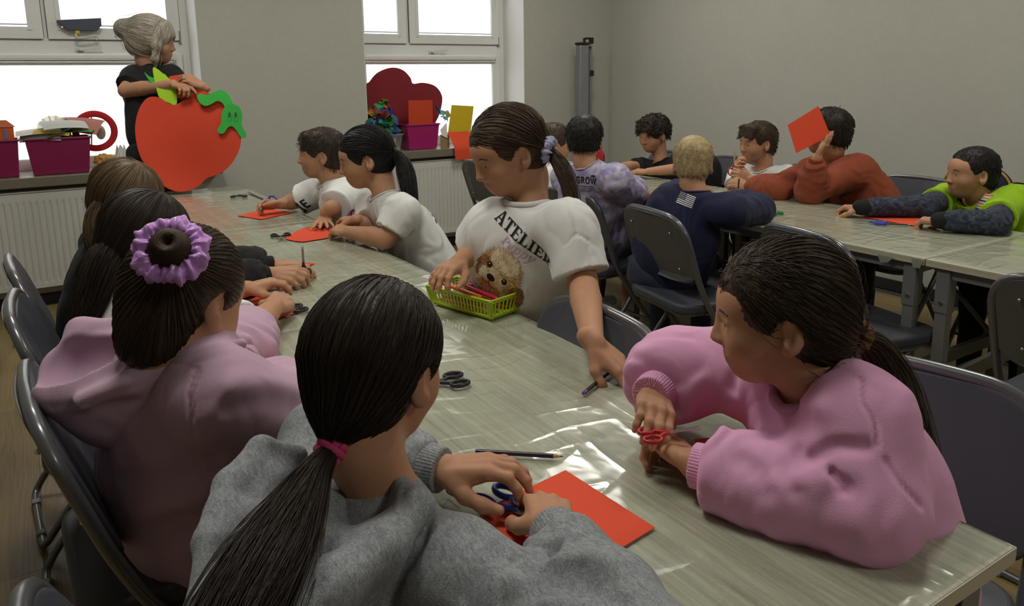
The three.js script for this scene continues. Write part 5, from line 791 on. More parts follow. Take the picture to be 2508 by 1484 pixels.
{ // half hidden boy
  const Q = person('boy with short brown hair half hidden behind the standing girl', {
    head: PX(1358, 352, 2.52), hf: V(0.85, -0.15, 0.4), neck: PX(1352, 412, 2.48), pelvis: V(2.36, 0.52, -3.42), face: V(0.97, 0, 0.1), res: 0.01, hres: 0.008, elR: V(2.56, 0.79, -3.2), wrR: V(2.72, 0.785, -3.3), elL: V(2.56, 0.79, -3.62), wrL: V(2.72, 0.785, -3.5), handR: { dir: V(1, 0, -0.2), back: V(0, 1, 0) }, handL: { dir: V(1, 0, 0.2), back: V(0, 1, 0) }, top: { mat: M.white, loose: 0.026, fold: 0.006 }
  });
  shortHair(Q, [0.05, 0.032, 0.02], { n: 500 });
}
{ // teacher
  const wrR = D(425, 206, 4.12), wrL = D(497, 212, 4.14), px = D(388, 400, 4.30), Q = person('woman in black with pale grey hair pinned up, showing a giant paper apple', {
    s: 1.12, hs: 1.16, head: D(373, 103, 4.28), hf: V(0.92, -0.10, 0.31), neck: D(368, 172, 4.30), pelvis: V(px.x, 0.93, px.z), face: V(0.35, 0, 0.94), sw: 0.135, res: 0.01, hres: 0.008, shR: D(330, 190, 4.28), shL: D(420, 190, 4.30), elR: D(308, 222, 4.16), wrR, elL: D(468, 250, 4.22), wrL,
    handR: { dir: D(452, 212, 4.08).sub(wrR), back: V(0.2, 0.9, 0.4), curl: [0.35, 0.9, 1, 1], thumb: 0.5, res: 0.005 }, handL: { dir: D(470, 196, 4.12).sub(wrL), back: V(0.3, 0.7, 0.6), curl: 0.55, res: 0.005 },
    top: { mat: M.blackCloth, loose: 0.016, arm: 0.014, len: 0.7, hem: -0.12, fold: 0.005, open: 0.05 }, pants: M.blackCloth, shoe: M.blackPlastic,
    knR: V(px.x - 0.08, 0.5, px.z + 0.04), knL: V(px.x + 0.1, 0.5, px.z + 0.02), anR: V(px.x - 0.09, 0.09, px.z), anL: V(px.x + 0.11, 0.09, px.z)
  });
  const H = Q.H, base = HAIR.silver, bun = H.at(0.0, 0.05, -0.125), cap = hairCap(Q, { t: 0.026, line: -0.012, faceW: 0.06, extra: (f, H) => { f.ball(bun, 0.055, 0.03); for (const x of [-0.04, -0.015, 0.015, 0.04]) f.cone(H.at(x, 0.08, 0.06), H.at(x, 0.034, 0.092 - Math.abs(x) * 0.3), 0.024, 0.01, 0.02); for (const q of [-1, 1]) f.chain([H.at(q * 0.07, 0.05, 0.03), H.at(q * 0.083, -0.02, 0.035), H.at(q * 0.08, -0.08, 0.03), H.at(q * 0.07, -0.12, 0.03)], [0.03, 0.022, 0.018, 0.008], 0.02); } });
  hairPart(Q, cap, base, { res: 0.007, r: 0.0013, vary: 0.35, paths: cg => [...comb(cap, seedsOn(cg, 1100, p => H.f.at(p.x, p.y, p.z) > 0.008), p => bun.clone().sub(p).addScaledVector(V(0, -1, 0), p.clone().sub(H.at(0, 0, 0)).dot(Q.hfr.F) > 0.03 ? 0.3 : 0), { step: 0.014, n: 10, loose: 0.02, wobble: 0.3 })] });
}
// ---------------------------------------------------------------- prints on clothes, laid on the cloth itself
function canvasTex(w, h, draw) { const c = document.createElement('canvas'); c.width = w; c.height = h; draw(c.getContext('2d'), w, h); const t = new THREE.CanvasTexture(c); t.colorSpace = THREE.SRGBColorSpace; return t; }
function printOn(Q, center, dir, w, h, map, name, { nx = 26, ny = 30, off = 0.0016, tilt = 0 } = {}) {
  const n = dir.clone().normalize(), up0 = Q.spine.clone().addScaledVector(n, -Q.spine.dot(n)).normalize(), r0 = up0.clone().cross(n).normalize(), right = r0.clone().multiplyScalar(Math.cos(tilt)).addScaledVector(up0, Math.sin(tilt)), up = n.clone().cross(right), pos = [], uv = [], idx = [], nor = [], ok = [];
  for (let j = 0; j <= ny; j++) for (let i = 0; i <= nx; i++) { const o = center.clone().addScaledVector(right, (i / nx - 0.5) * w).addScaledVector(up, (j / ny - 0.5) * h).addScaledVector(n, 0.12), q = Q.top.hit(o, n.clone().negate(), 0.3); ok.push(!!q); const p = q ?? o, g = q ? Q.top.grad(p, 0.004) : n; p.addScaledVector(g, off); pos.push(p.x, p.y, p.z); nor.push(g.x, g.y, g.z); uv.push(i / nx, j / ny); }
  for (let j = 0; j < ny; j++) for (let i = 0; i < nx; i++) { const a = j * (nx + 1) + i, q = [a, a + 1, a + nx + 2, a + nx + 1]; if (q.every(k => ok[k])) idx.push(q[0], q[1], q[2], q[0], q[2], q[3]); }
  const g = new THREE.BufferGeometry(); g.setAttribute('position', new THREE.Float32BufferAttribute(pos, 3)); g.setAttribute('normal', new THREE.Float32BufferAttribute(nor, 3)); g.setAttribute('uv', new THREE.Float32BufferAttribute(uv, 2)); g.setIndex(idx);
  return part(name, g, std(0xffffff, 0.85, { map, transparent: true, alphaTest: 0.0 }), Q.o);
}
const pr = mulberry(77), prr = (a, b) => a + (b - a) * pr();
const puppy = canvasTex(768, 1024, (c, W, H) => {
  c.clearRect(0, 0, W, H); c.fillStyle = '#111'; c.font = 'bold 150px serif'; c.textAlign = 'left'; c.save(); c.translate(20, 160); c.rotate(0.0); c.scale(0.98, 1.05); c.fillText('ATELIER', 0, 0); c.restore();
  c.fillStyle = '#c99ab8'; c.font = 'italic 110px serif'; c.save(); c.translate(190, 262); c.fillText('Puppy', 0, 0); c.restore();
  const stroke = (x, y, a, l, w, col) => { c.strokeStyle = col; c.lineWidth = w; c.beginPath(); c.moveTo(x, y); c.quadraticCurveTo(x + Math.cos(a + 0.3) * l * 0.5, y + Math.sin(a + 0.3) * l * 0.5, x + Math.cos(a) * l, y + Math.sin(a) * l); c.stroke(); };
  const fur = (cx, cy, rx, ry, n, cols, l, w, dirf) => { for (let i = 0; i < n; i++) { const a = prr(0, 6.283), r = Math.sqrt(pr()), x = cx + Math.cos(a) * rx * r, y = cy + Math.sin(a) * ry * r; stroke(x, y, dirf ? dirf(x, y) : Math.atan2(y - cy, x - cx) + prr(-0.5, 0.5), l * prr(0.6, 1.2), w * prr(0.5, 1.2), cols[Math.floor(pr() * cols.length)]); } };
  const tan = ['#caa06a', '#d9b683', '#b98a52', '#e3c79a', '#a87843'], cream = ['#efe0c4', '#e4d0ac', '#f5ead6', '#d9c097'], brown = ['#9a6637', '#7d4d27', '#b47a46', '#6b4020'];
  fur(330, 500, 185, 190, 1500, tan, 46, 5); fur(330, 420, 150, 90, 600, cream, 44, 5, () => -1.5 + prr(-0.7, 0.7));
  fur(565, 640, 80, 130, 700, brown, 40, 5, () => 1.5 + prr(-0.4, 0.4)); fur(165, 560, 60, 120, 350, brown, 34, 5, () => 1.7 + prr(-0.4, 0.4));
  fur(300, 620, 120, 95, 800, cream, 34, 5); fur(300, 700, 130, 60, 400, tan, 40, 5, () => 1.5 + prr(-0.5, 0.5));
  for (const [x, y] of [[222, 510], [415, 560]]) { c.fillStyle = '#2a1a12'; c.beginPath(); c.ellipse(x, y, 27, 31, 0, 0, 7); c.fill(); c.fillStyle = '#fff'; c.beginPath(); c.ellipse(x - 7, y - 10, 6, 6, 0, 0, 7); c.fill(); }
  c.fillStyle = '#17110f'; c.beginPath(); c.ellipse(290, 612, 43, 34, 0.1, 0, 7); c.fill(); c.strokeStyle = '#3a241a'; c.lineWidth = 7; c.beginPath(); c.moveTo(290, 645); c.lineTo(290, 675); c.quadraticCurveTo(250, 710, 215, 690); c.moveTo(290, 675); c.quadraticCurveTo(335, 712, 372, 688); c.stroke();
  c.fillStyle = '#1a1a1a'; c.font = 'bold 26px serif'; c.fillText('YOU ARE THE BEST FRIEND', 150, 815);
  c.font = 'bold 22px serif'; ['be there for you', 'someone when you', 'your moments', 'in their presence'].forEach((t, i) => { c.fillText(t, 60, 862 + i * 34); c.fillText(t, 430, 870 + i * 34); });
});
{ const Q = atelierTop, c = Q.top.see(1234, 676, 1) ?? Q.N; printOn(Q, c, Q.T.F.clone().addScaledVector(Q.T.R, -0.12), 0.225, 0.30, puppy, 'shirt_print', { nx: 40, ny: 46, tilt: -0.42 }); }
{ const Q = navyTop, c = Q.top.see(1680, 490, 1.5), t = canvasTex(256, 160, (g) => { g.clearRect(0, 0, 256, 160); g.fillStyle = '#e8e8e6'; for (let i = 0; i < 7; i++) g.fillRect(i < 4 ? 112 : 0, i * 23.5, 256, 12); for (let y = 0; y < 5; y++) for (let x = 0; x < 6; x++) { g.beginPath(); for (let k = 0; k < 10; k++) { const a = -1.57 + k * 0.628, r = k % 2 ? 3 : 7.5; g.lineTo(9 + x * 17.5 + Math.cos(a) * r, 9 + y * 17 + Math.sin(a) * r); } g.fill(); } }); if (c) printOn(Q, c, Q.T.F.clone().negate(), 0.068, 0.045, t, 'flag_print', { nx: 12, ny: 10, off: 0.002, tilt: 0.08 }); }
{ const Q = tieTop, c = Q.top.see(1437, 450, 1.5), t = canvasTex(512, 384, (g) => { g.clearRect(0, 0, 512, 384); g.fillStyle = '#15131c'; g.save(); g.translate(20, 190); g.scale(1, 1.25); g.font = 'bold 150px sans-serif'; g.fillText('GROW', 0, 0); g.restore(); g.beginPath(); g.ellipse(400, 36, 56, 18, 0, 0, 7); g.fill(); g.font = 'bold 34px sans-serif'; g.fillText('WE BLOOM IN MOTION', 40, 250); g.fillText('GLASS LIGHT & BLOOM', 20, 296); g.fillText('KEEP EVOLVING', 90, 342); }); if (c) printOn(Q, c, Q.T.F.clone().negate(), 0.115, 0.088, t, 'shirt_print', { nx: 14, ny: 12, off: 0.002, tilt: 0.06 }); }
if (boyTop) { const Q = boyTop, c = Q.top.see(772, 505, 1.5), t = canvasTex(256, 256, g => { g.clearRect(0, 0, 256, 256); g.fillStyle = '#161616'; g.font = 'bold 110px sans-serif'; g.fillText('JE', 20, 110); g.fillText('LOVE', 0, 225, 250); }); if (c) printOn(Q, c, Q.T.F.clone().addScaledVector(Q.T.R, -0.4), 0.13, 0.13, t, 'shirt_print', { nx: 16, ny: 16, off: 0.002 }); }

// ---------------------------------------------------------------- things on the tables
const TY = TH + 0.0042;
function card(px, label, group = 'red cards on the tables', mat = M.red, y = TY) { // a sheet of card lying flat; corners measured on the table top
  const P = px.map(q => q.isVector3 ? q : PY(q[0], q[1], y)), c = P.reduce((a, b) => a.add(b), V(0, 0, 0)).multiplyScalar(1 / P.length), s = poly(P.map(p => [p.x - c.x, -(p.z - c.z)])), g = slab(s, 0.0009, 0.0002); g.rotateX(-Math.PI / 2); const m = solo('paper_card', boxUV(g), mat, label, 'card', group); m.position.set(c.x, y - 0.0005, c.z); return m;
}
{ const A = PY(1385, 1152, TY), B = PY(1604, 1292, TY), Dd = PY(1170, 1255, TY); card([A, B, B.clone().add(Dd).sub(A), Dd], 'red card under the hands of the girl in grey'); }
card([[1700, 1076], [1885, 1058], [2030, 1165], [1795, 1252]], 'red card under the arm of the girl in pink');
card([[630, 932], [800, 885], [900, 960], [720, 1005]], 'red card in front of the girl in the lilac hoodie');
card([[540, 780], [652, 712], [742, 762], [600, 802]], 'red card under the hands of the long-haired girl in white');
card([[585, 662], [655, 634], [772, 645], [690, 672]], 'red card under the hands of the girl in black');
card([[582, 528], [640, 537], [718, 520], [655, 511]], 'narrow red card under the raised blue scissors');
card([[697, 585], [722, 590], [742, 592], [800, 583], [845, 572], [800, 553], [752, 556], [727, 565]], 'red card with cut round corners under the boy\'s flat hand');
card([[2110, 531], [2150, 522], [2300, 528], [2240, 553]], 'red card between the fists of the boy in the lime hoodie', 'red cards on the tables');
function oval(rx, ry, r, cx, cz, ang) { const pts = []; for (let i = 0; i < 14; i++) { const a = i / 14 * 6.2832, x = Math.cos(a) * rx, z = Math.sin(a) * ry; pts.push(V(cx + x * Math.cos(ang) - z * Math.sin(ang), 0, cz + x * Math.sin(ang) + z * Math.cos(ang))); } const g = tube(curve(pts, true), r, 36, 8, true); g.scale(1, 1.3, 1); return g; }
// scissors along +x (blades), pivot at the origin
function scissors(label, mat, pos, xDir, yDir, open = 0.2, s = 1) {
  const o = thing('scissors', label, 'scissors', pos.toArray(), 0, 'scissors'); const X = xDir.clone().normalize(), Z = X.clone().cross(yDir).normalize(), Y = Z.clone().cross(X); o.quaternion.setFromRotationMatrix(new THREE.Matrix4().makeBasis(X, Y, Z)); o.scale.setScalar(s);
  for (const q of [-1, 1]) {
    const a = q * open / 2, h = new THREE.Group(); const bs = new THREE.Shape(); bs.moveTo(-0.012, -0.0045 * q); bs.lineTo(0.02, -0.005 * q); bs.lineTo(0.066, -0.0005 * q); bs.lineTo(0.064, 0.0015 * q); bs.lineTo(0.0, 0.004 * q); bs.closePath();
    const bg = slab(bs, 0.0012, 0.0002); bg.rotateX(Math.PI / 2); bg.translate(0, q * 0.0007 + 0.0006, 0); bg.rotateY(-a); part('blade', bg, M.blade, o);
    const hg = merge([oval(0.0185, 0.0115, 0.0036, -0.046, -q * 0.0135, -q * 0.25), tube([[-0.001, 0, 0], [-0.014, 0, -q * 0.002], [-0.029, 0, -q * 0.0085]], 0.0044, 10, 8)]); hg.rotateY(-a); part('handle', hg, mat, o);
  }
  part('pivot', new THREE.CylinderGeometry(0.003, 0.003, 0.006, 12), M.chrome, o); return o;
}
const flat = (x, y, x2, y2, h = TY + 0.005) => [PY(x, y, h), PY(x2, y2, h).sub(PY(x, y, h))], UPV = V(0, 1, 0);
const flatSc = (label, mat, x, y, x2, y2, open) => { const [p, d] = flat(x, y, x2, y2); return scissors(label, mat, p, d, UPV, open); };
flatSc('black-handled scissors lying beside the card with cut round corners', M.scBlack, 688, 580, 690, 592, 0.5);
flatSc('closed black-handled scissors lying in front of the apple', M.scBlack, 588, 478, 592, 474, 0.7);
flatSc('black-handled scissors beside the head of the girl in grey', M.scBlack, 1068, 937, 1020, 945, 0.4);
flatSc('black-handled scissors under the hand of the long-haired girl', M.scBlack, 690, 762, 650, 770, 0.3);
flatSc('green-handled scissors lying at the elbow of the blond boy', M.scGreen, 1885, 518, 1865, 513, 0.2);
flatSc('yellow-handled scissors lying beside the blond boy', M.scYellow, 1650, 471, 1675, 474, 0.3);
flatSc('green-handled scissors lying behind the yellow ones', M.scGreen, 1655, 463, 1690, 466, 0.2);
flatSc('blue-handled scissors lying before the boy in the lime hoodie', M.scBlue, 2128, 543, 2105, 541, 0.12);
scissors('blue-handled scissors in the hands of the girl in grey', M.scBlue, PY(1272, 1252, TY + 0.012), PY(1330, 1285, TY + 0.01).sub(PY(1272, 1252, TY + 0.012)), V(0.1, 1, 0.1), 0.35, 1.1);
scissors('red-handled scissors in the hand of the girl in pink', M.scRed, D(1642, 1058, 1.12), camR.clone().addScaledVector(camU, 0.1).addScaledVector(camF, 0.15), camU.clone().addScaledVector(camF, -0.25), 0.2, 0.72);
scissors('blue-handled scissors held up by the boy in white', M.scBlue, D(641, 487, 3.62), camR.clone().negate().addScaledVector(camU, 0.42), camF.clone().negate(), 0.12, 1.15);
scissors('red-handled scissors held upright at the boys\' table', M.scRed, PX(1798, 400, 3.08), camU.clone().addScaledVector(camR, 0.06), camF.clone().negate(), 0.12, 1.0);
scissors('scissors pointing up from the hands of the girl in black', M.scBlack, D(743, 642, 2.27), V(0, 1, 0), camF.clone().negate(), 0.1, 0.75);
// pencils
function pencil(name, label, a, b, r, body, tipM, group, end) {
  const o = thing(name, label, name, a.toArray(), 0, group), d = b.clone().sub(a), l = d.length(); o.quaternion.setFromUnitVectors(V(0, 1, 0), d.normalize());
  const c = 0.016; part('barrel', new THREE.CylinderGeometry(r, r, l - c, 6).translate(0, (l - c) / 2, 0), body, o);
  const w = part('wood_cone', new THREE.CylinderGeometry(r * 0.35, r, c * 0.7, 6).translate(0, l - c + c * 0.35, 0), std(L(0.5, 0.3, 0.15), 0.7), o); part('lead', new THREE.CylinderGeometry(0.0003, r * 0.35, c * 0.3, 8).translate(0, l - c * 0.15, 0), tipM, o); if (end) part('end_cap', new THREE.CylinderGeometry(r * 1.02, r * 0.9, 0.012, 8).translate(0, 0.004, 0), end, o); return o;
}
M.plum = std(L(0.03, 0.012, 0.035), 0.3);
pencil('pencil', 'dark purple pencil lying beside the red card of the girl in grey', PY(1165, 1105, TY + 0.004), PY(1380, 1118, TY + 0.004), 0.004, M.plum, M.plum, 'pencils');
pencil('pencil', 'black pencil with a purple end under the standing girl\'s fingers', PY(1430, 963, TY + 0.004), PY(1515, 892, TY + 0.006), 0.004, M.blackPlastic, M.ink, 'pencils', std(L(0.25, 0.06, 0.42), 0.4));
pencil('pencil', 'dark pencil lying along the red card at the lime hoodie', PY(2145, 546, TY + 0.004), PY(2235, 551, TY + 0.004), 0.0038, M.blackPlastic, M.ink, 'pencils');
pencil('pencil', 'dark pencil held by the boy in the rust sweatshirt', D(1808, 462, 3.74), D(1811, 430, 3.74), 0.004, M.blackPlastic, M.ink, 'pencils');
// lime basket with slotted sides
{
  const c = PY(1150, 745, TH), o = thing('plastic_basket', 'lime green slotted plastic basket full of pencils', 'basket', [0.938, TH + 0.0035, -1.675], 0), ax = PY(1215, 790, TH).sub(PY(1045, 742, TH)); o.rotation.y = Math.atan2(ax.x, ax.z) - Math.PI / 2;
  const ml = std(L(0.42, 0.56, 0.02), 0.35), l = 0.108, w = 0.046, h = 0.052, fl = 0.010; // local x long
  part('basket_base', box(-l, l, 0, 0.003, -w, w, 0.0014), ml, o);
  const rimPts = (ll, ww, y) => [V(-ll, y, -ww), V(ll, y, -ww), V(ll, y, ww), V(-ll, y, ww)];
  const ring = (ll, ww, y, r) => { const p = rimPts(ll, ww, y), g = []; for (let i = 0; i < 4; i++) g.push(bar(p[i], p[(i + 1) % 4], r, 8)); for (const q of p) { const s = new THREE.SphereGeometry(r, 8, 6); s.translate(q.x, q.y, q.z); g.push(s); } return g; };
  part('rim', [...ring(l + fl, w + fl, h, 0.0035), ...ring(l + fl * 0.86, w + fl * 0.86, h - 0.006, 0.003)], ml, o); part('lower_band', ring(l + 0.001, w + 0.001, 0.008, 0.0035), ml, o);
  const slat = (a, b, wd) => { const q = beam(a, b, wd, 0.0022); return q; };
  for (let i = 0; i <= 19; i++) { const x = lerp(-l, l, i / 19), xt = lerp(-l - fl, l + fl, i / 19), wd = i < 1 || i > 18 ? 0.016 : 0.0062; for (const s of [-1, 1]) part('slat', slat(V(x, 0.004, s * w), V(xt, h, s * (w + fl)), wd), ml, o); }
  for (let i = 0; i <= 7; i++) { const z = lerp(-w, w, i / 7), zt = lerp(-w - fl, w + fl, i / 7); for (const s of [-1, 1]) { const g = beam(V(0, 0.004, 0), V(0, h, 0), 0.0022, i < 1 || i > 6 ? 0.016 : 0.0062); const m = part('slat', beam(V(s * l, 0.004, z), V(s * (l + fl), h, zt), 0.0022, i < 1 || i > 6 ? 0.014 : 0.006), ml, o); } }
  const W = (x, y, z) => o.localToWorld(V(x, y, z)); o.updateMatrixWorld(true);
  const cols = [[0.6, 0.03, 0.03], [0.75, 0.2, 0.02], [0.02, 0.15, 0.05], [0.6, 0.02, 0.12], [0.03, 0.05, 0.25], [0.7, 0.4, 0.03], [0.02, 0.02, 0.02], [0.5, 0.05, 0.03], [0.05, 0.2, 0.1], [0.7, 0.22, 0.1], [0.3, 0.03, 0.2], [0.02, 0.1, 0.02]], nm = ['red', 'orange', 'green', 'crimson', 'blue', 'amber', 'black', 'scarlet', 'teal', 'coral', 'plum', 'bottle green'];
  cols.forEach((q, i) => { const y = 0.008 + 0.0085 * Math.floor(i / 4) + (i % 3) * 0.002, z = -0.04 + (i % 4) * 0.026, f = i % 2 ? 1 : -1; pencil('pencil', nm[i] + ' pencil lying in the lime basket', W(-0.088 * f + rr(-0.01, 0.01), y + 0.004, z * 0.8), W(0.084 * f, y + 0.003, z * 0.8 + rr(-0.01, 0.01)), 0.0038, std(L(...q), 0.35), std(L(...q), 0.5), 'pencils in the basket'); });
  const marker = (label, a, b, m) => { const t = thing('marker', label, 'marker', a.toArray(), 0, 'markers in the basket'), d = b.clone().sub(a), ln = d.length(); t.quaternion.setFromUnitVectors(V(0, 1, 0), d.normalize()); part('barrel', new THREE.CylinderGeometry(0.0058, 0.0058, ln * 0.68, 14).translate(0, ln * 0.34, 0), m, t); part('cap', new THREE.CylinderGeometry(0.005, 0.0065, ln * 0.32, 14).translate(0, ln * 0.84, 0), m, t); };
  marker('crimson felt pen lying on top of the lime basket', W(-0.06, 0.046, -0.025), W(0.11, 0.043, 0.012), std(L(0.5, 0.01, 0.06), 0.35)); marker('orange felt pen lying on top of the lime basket', W(-0.115, 0.046, 0.0), W(0.05, 0.041, 0.018), std(L(0.7, 0.12, 0.02), 0.35)); marker('red felt pen lying across the lime basket', W(-0.09, 0.045, -0.03), W(0.07, 0.05, -0.042), std(L(0.6, 0.02, 0.02), 0.35));
}
// red card held up by the boy in rust
{ const c = D(1983, 320, 3.52), P = [[2004, 260], [2034, 332], [1950, 375], [1929, 306]].map(q => D(q[0], q[1], 3.52)), n = camF.clone().negate(), r = camR, u = camU; const s = poly(P.map(p => [p.clone().sub(c).dot(r), p.clone().sub(c).dot(u)])), g = slab(s, 0.0009, 0.0002); const m = solo('paper_card', boxUV(g), M.red, 'red card held up before a boy\'s face', 'card', 'red cards on the tables'); m.position.copy(c); m.quaternion.setFromRotationMatrix(new THREE.Matrix4().makeBasis(r, u, n)); }
// ---------------------------------------------------------------- the giant paper apple
{
  const dz = 4.1, ctr = D(462, 340, dz), N = V(0, 0.08, 0).addScaledVector(camF, -1).add(V(0.25, 0, 0)).normalize(), Rr = V(0, 1, 0).cross(N).normalize(), Up = N.clone().cross(Rr);
  const o = thing('paper_apple', 'giant flat red paper apple with a green caterpillar stuck on it', 'paper apple', ctr.toArray()); o.quaternion.setFromRotationMatrix(new THREE.Matrix4().makeBasis(Rr, Up, N));
  const loc = (x, y) => { const r = ray(x, y).normalize(), t = ctr.clone().sub(EYE).dot(N) / r.dot(N), p = EYE.clone().addScaledVector(r, t).sub(ctr); return [p.dot(Rr), p.dot(Up)]; };
  const flatp = (name, pts, t, z, mat, parent = o) => { const g = slab(smoothShape(pts.map(p => loc(p[0], p[1]))), t, 0.0003); g.translate(0, 0, z); return part(name, boxUV(g), mat, parent); };
  const out = [[362, 240], [343, 265], [334, 305], [336, 345], [346, 385], [362, 410], [385, 432], [402, 456], [432, 468], [462, 465], [488, 452], [506, 436], [540, 425], [566, 405], [585, 375], [592, 345], [587, 310], [575, 280], [548, 255], [515, 240], [480, 237], [450, 246], [428, 257], [408, 250], [388, 238]].map(p => loc(p[0], p[1])), ring = new THREE.CatmullRomCurve3(out.map(p => V(p[0], p[1], 0)), true, 'catmullrom', 0.5).getSpacedPoints(120).slice(0, 120), rings = 16, ap = [], ai = [], cm = loc(458, 350);
  const bow = (x, y) => 0.035 * Math.sqrt(x * x * 14 + 0.02) + 0.010 * Math.sin(x * 11 + y * 6) + 0.006 * Math.sin(y * 13 + 1) - 0.012; // the sheet bows forward at both sides of its middle
  for (const side of [0, 1]) for (let k = 0; k <= rings; k++) for (const q of ring) { const t = k / rings, x = cm[0] + (q.x - cm[0]) * t, y = cm[1] + (q.y - cm[1]) * t; ap.push(x, y, bow(x, y) - side * 0.0015); }
  const n1 = 120, base1 = n1 * (rings + 1); for (const side of [0, 1]) for (let k = 0; k < rings; k++) for (let i = 0; i < n1; i++) { const o1 = side * base1, a = o1 + k * n1 + i, b = o1 + k * n1 + (i + 1) % n1, c = b + n1, d = a + n1; side ? ai.push(a, b, c, a, c, d) : ai.push(a, c, b, a, d, c); }
  for (let i = 0; i < n1; i++) { const a = rings * n1 + i, b = rings * n1 + (i + 1) % n1; ai.push(a, b + base1, b, a, a + base1, b + base1); }
  const ag = new THREE.BufferGeometry(); ag.setAttribute('position', new THREE.Float32BufferAttribute(ap, 3)); ag.setAttribute('uv', new THREE.Float32BufferAttribute(ap.filter((v, k) => k % 3 < 2), 2)); ag.setIndex(ai); ag.computeVertexNormals(); part('apple_body', ag, M.apple, o);
  flatp('leaf', [[374, 164], [400, 180], [425, 205], [432, 235], [430, 256], [412, 250], [390, 238], [380, 205]], 0.002, -0.012, M.lime);
  flatp('leaf', [[352, 175], [366, 186], [385, 188], [400, 178], [408, 190], [395, 205], [372, 205]], 0.002, -0.018, M.green);
  const cat = flatp('caterpillar_body', [[486, 240], [492, 255], [505, 264], [520, 260], [535, 252], [548, 258], [556, 272], [566, 285], [578, 275], [570, 252], [560, 235], [545, 226], [530, 230], [510, 238], [496, 235]], 0.003, 0.040, M.green);
  const hd = flatp('caterpillar_head', [[556, 264], [575, 261], [590, 270], [596, 290], [594, 310], [605, 332], [602, 342], [592, 340], [580, 322], [570, 314], [560, 318], [552, 330], [542, 332], [535, 324], [545, 305], [546, 285]], 0.003, 0.044, M.greenHead, cat);
  for (const x of [565, 580]) { flatp('eye', [[x - 2, 283], [x, 280], [x + 2, 283], [x + 2, 290], [x, 293], [x - 2, 290]], 0.0015, 0.0475, M.ink, hd); const e = loc(x, 296); part('eye_outline', tube([[...loc(x - 4, 284), 0.048], [...loc(x - 4, 298), 0.048], [...loc(x + 1, 303), 0.048], [...loc(x + 5, 297), 0.048], [...loc(x + 5, 285), 0.048]], 0.0009, 20, 5), std(L(0.02, 0.2, 0.03), 0.7), hd); }
  const c2 = D(455, 212, 4.13), f = thing('folded_paper', 'folded red paper sheet pinched above the giant apple', 'paper', c2.toArray(), 0), l2 = (x, y) => { const p = D(x, y, 4.13).sub(c2); return [p.dot(camR), p.dot(camU)]; }; f.quaternion.setFromRotationMatrix(new THREE.Matrix4().makeBasis(camR, camU, camF.clone().negate()));
  part('sheet', boxUV(slab(poly([[415, 187], [455, 181], [470, 208], [505, 225], [522, 234], [470, 238], [430, 240], [412, 220]].map(p => l2(...p))), 0.0012, 0.0002)), M.red, f);
}
// ---------------------------------------------------------------- window sills
const ST = SILL + 0.035;
function crate(label, x0, x1, z0, z1, h, mat, group, lid) { // tapered storage box with a rim and feet
  const o = thing('storage_box', label, 'box', [(x0 + x1) / 2, ST, (z0 + z1) / 2], 0, group), w = (x1 - x0) / 2, d = (z1 - z0) / 2, k = 0.86, t = 0.003;
  const wall = (a, b, c, e) => { const g = new THREE.BufferGeometry(), n = b.clone().sub(a).cross(c.clone().sub(a)).normalize().multiplyScalar(t), q = [a, b, c, e], v = [...q, ...q.map(p => p.clone().sub(n))]; const P = []; v.forEach(p => P.push(p.x, p.y, p.z)); g.setAttribute('position', new THREE.Float32BufferAttribute(P, 3)); g.setIndex([0, 1, 2, 0, 2, 3, 6, 5, 4, 7, 6, 4, 0, 4, 5, 0, 5, 1, 1, 5, 6, 1, 6, 2, 2, 6, 7, 2, 7, 3, 3, 7, 4, 3, 4, 0]); const ng = g.toNonIndexed(); ng.computeVertexNormals(); return ng; };
  const B = [V(-w * k, 0.006, d * k), V(w * k, 0.006, d * k), V(w * k, 0.006, -d * k), V(-w * k, 0.006, -d * k)], T = [V(-w, h, d), V(w, h, d), V(w, h, -d), V(-w, h, -d)];
  part('box_body', [...[0, 1, 2, 3].map(i => wall(B[i], B[(i + 1) % 4], T[(i + 1) % 4], T[i])), box(-w * k, w * k, 0.004, 0.008, -d * k, d * k)], mat, o);
  part('rim', [box(-w - 0.008, w + 0.008, h - 0.006, h + 0.006, d - 0.004, d + 0.008, 0.004), box(-w - 0.008, w + 0.008, h - 0.006, h + 0.006, -d - 0.008, -d + 0.004, 0.004), box(-w - 0.008, -w + 0.004, h - 0.0055, h + 0.0055, -d, d, 0.004), box(w - 0.004, w + 0.008, h - 0.0055, h + 0.0055, -d, d, 0.004)], mat, o);
  for (const sx of [-1, 1]) for (const sz of [-1, 1]) part('foot', box(sx * w * k * 0.62 - 0.012, sx * w * k * 0.62 + 0.012, 0, 0.006, sz * d * k * 0.8 - 0.012, sz * d * k * 0.8 + 0.012), mat, o);
  return o;
}
M.magenta = std(L(0.24, 0.012, 0.075), 0.35); M.magenta2 = std(L(0.36, 0.014, 0.13), 0.35); M.clear = std(L(0.9, 0.92, 0.9), 0.08, { transmission: 0.92, thickness: 0, side: 2 });
const gb = 'storage boxes on the sills', gs = 'paper scraps in the boxes';
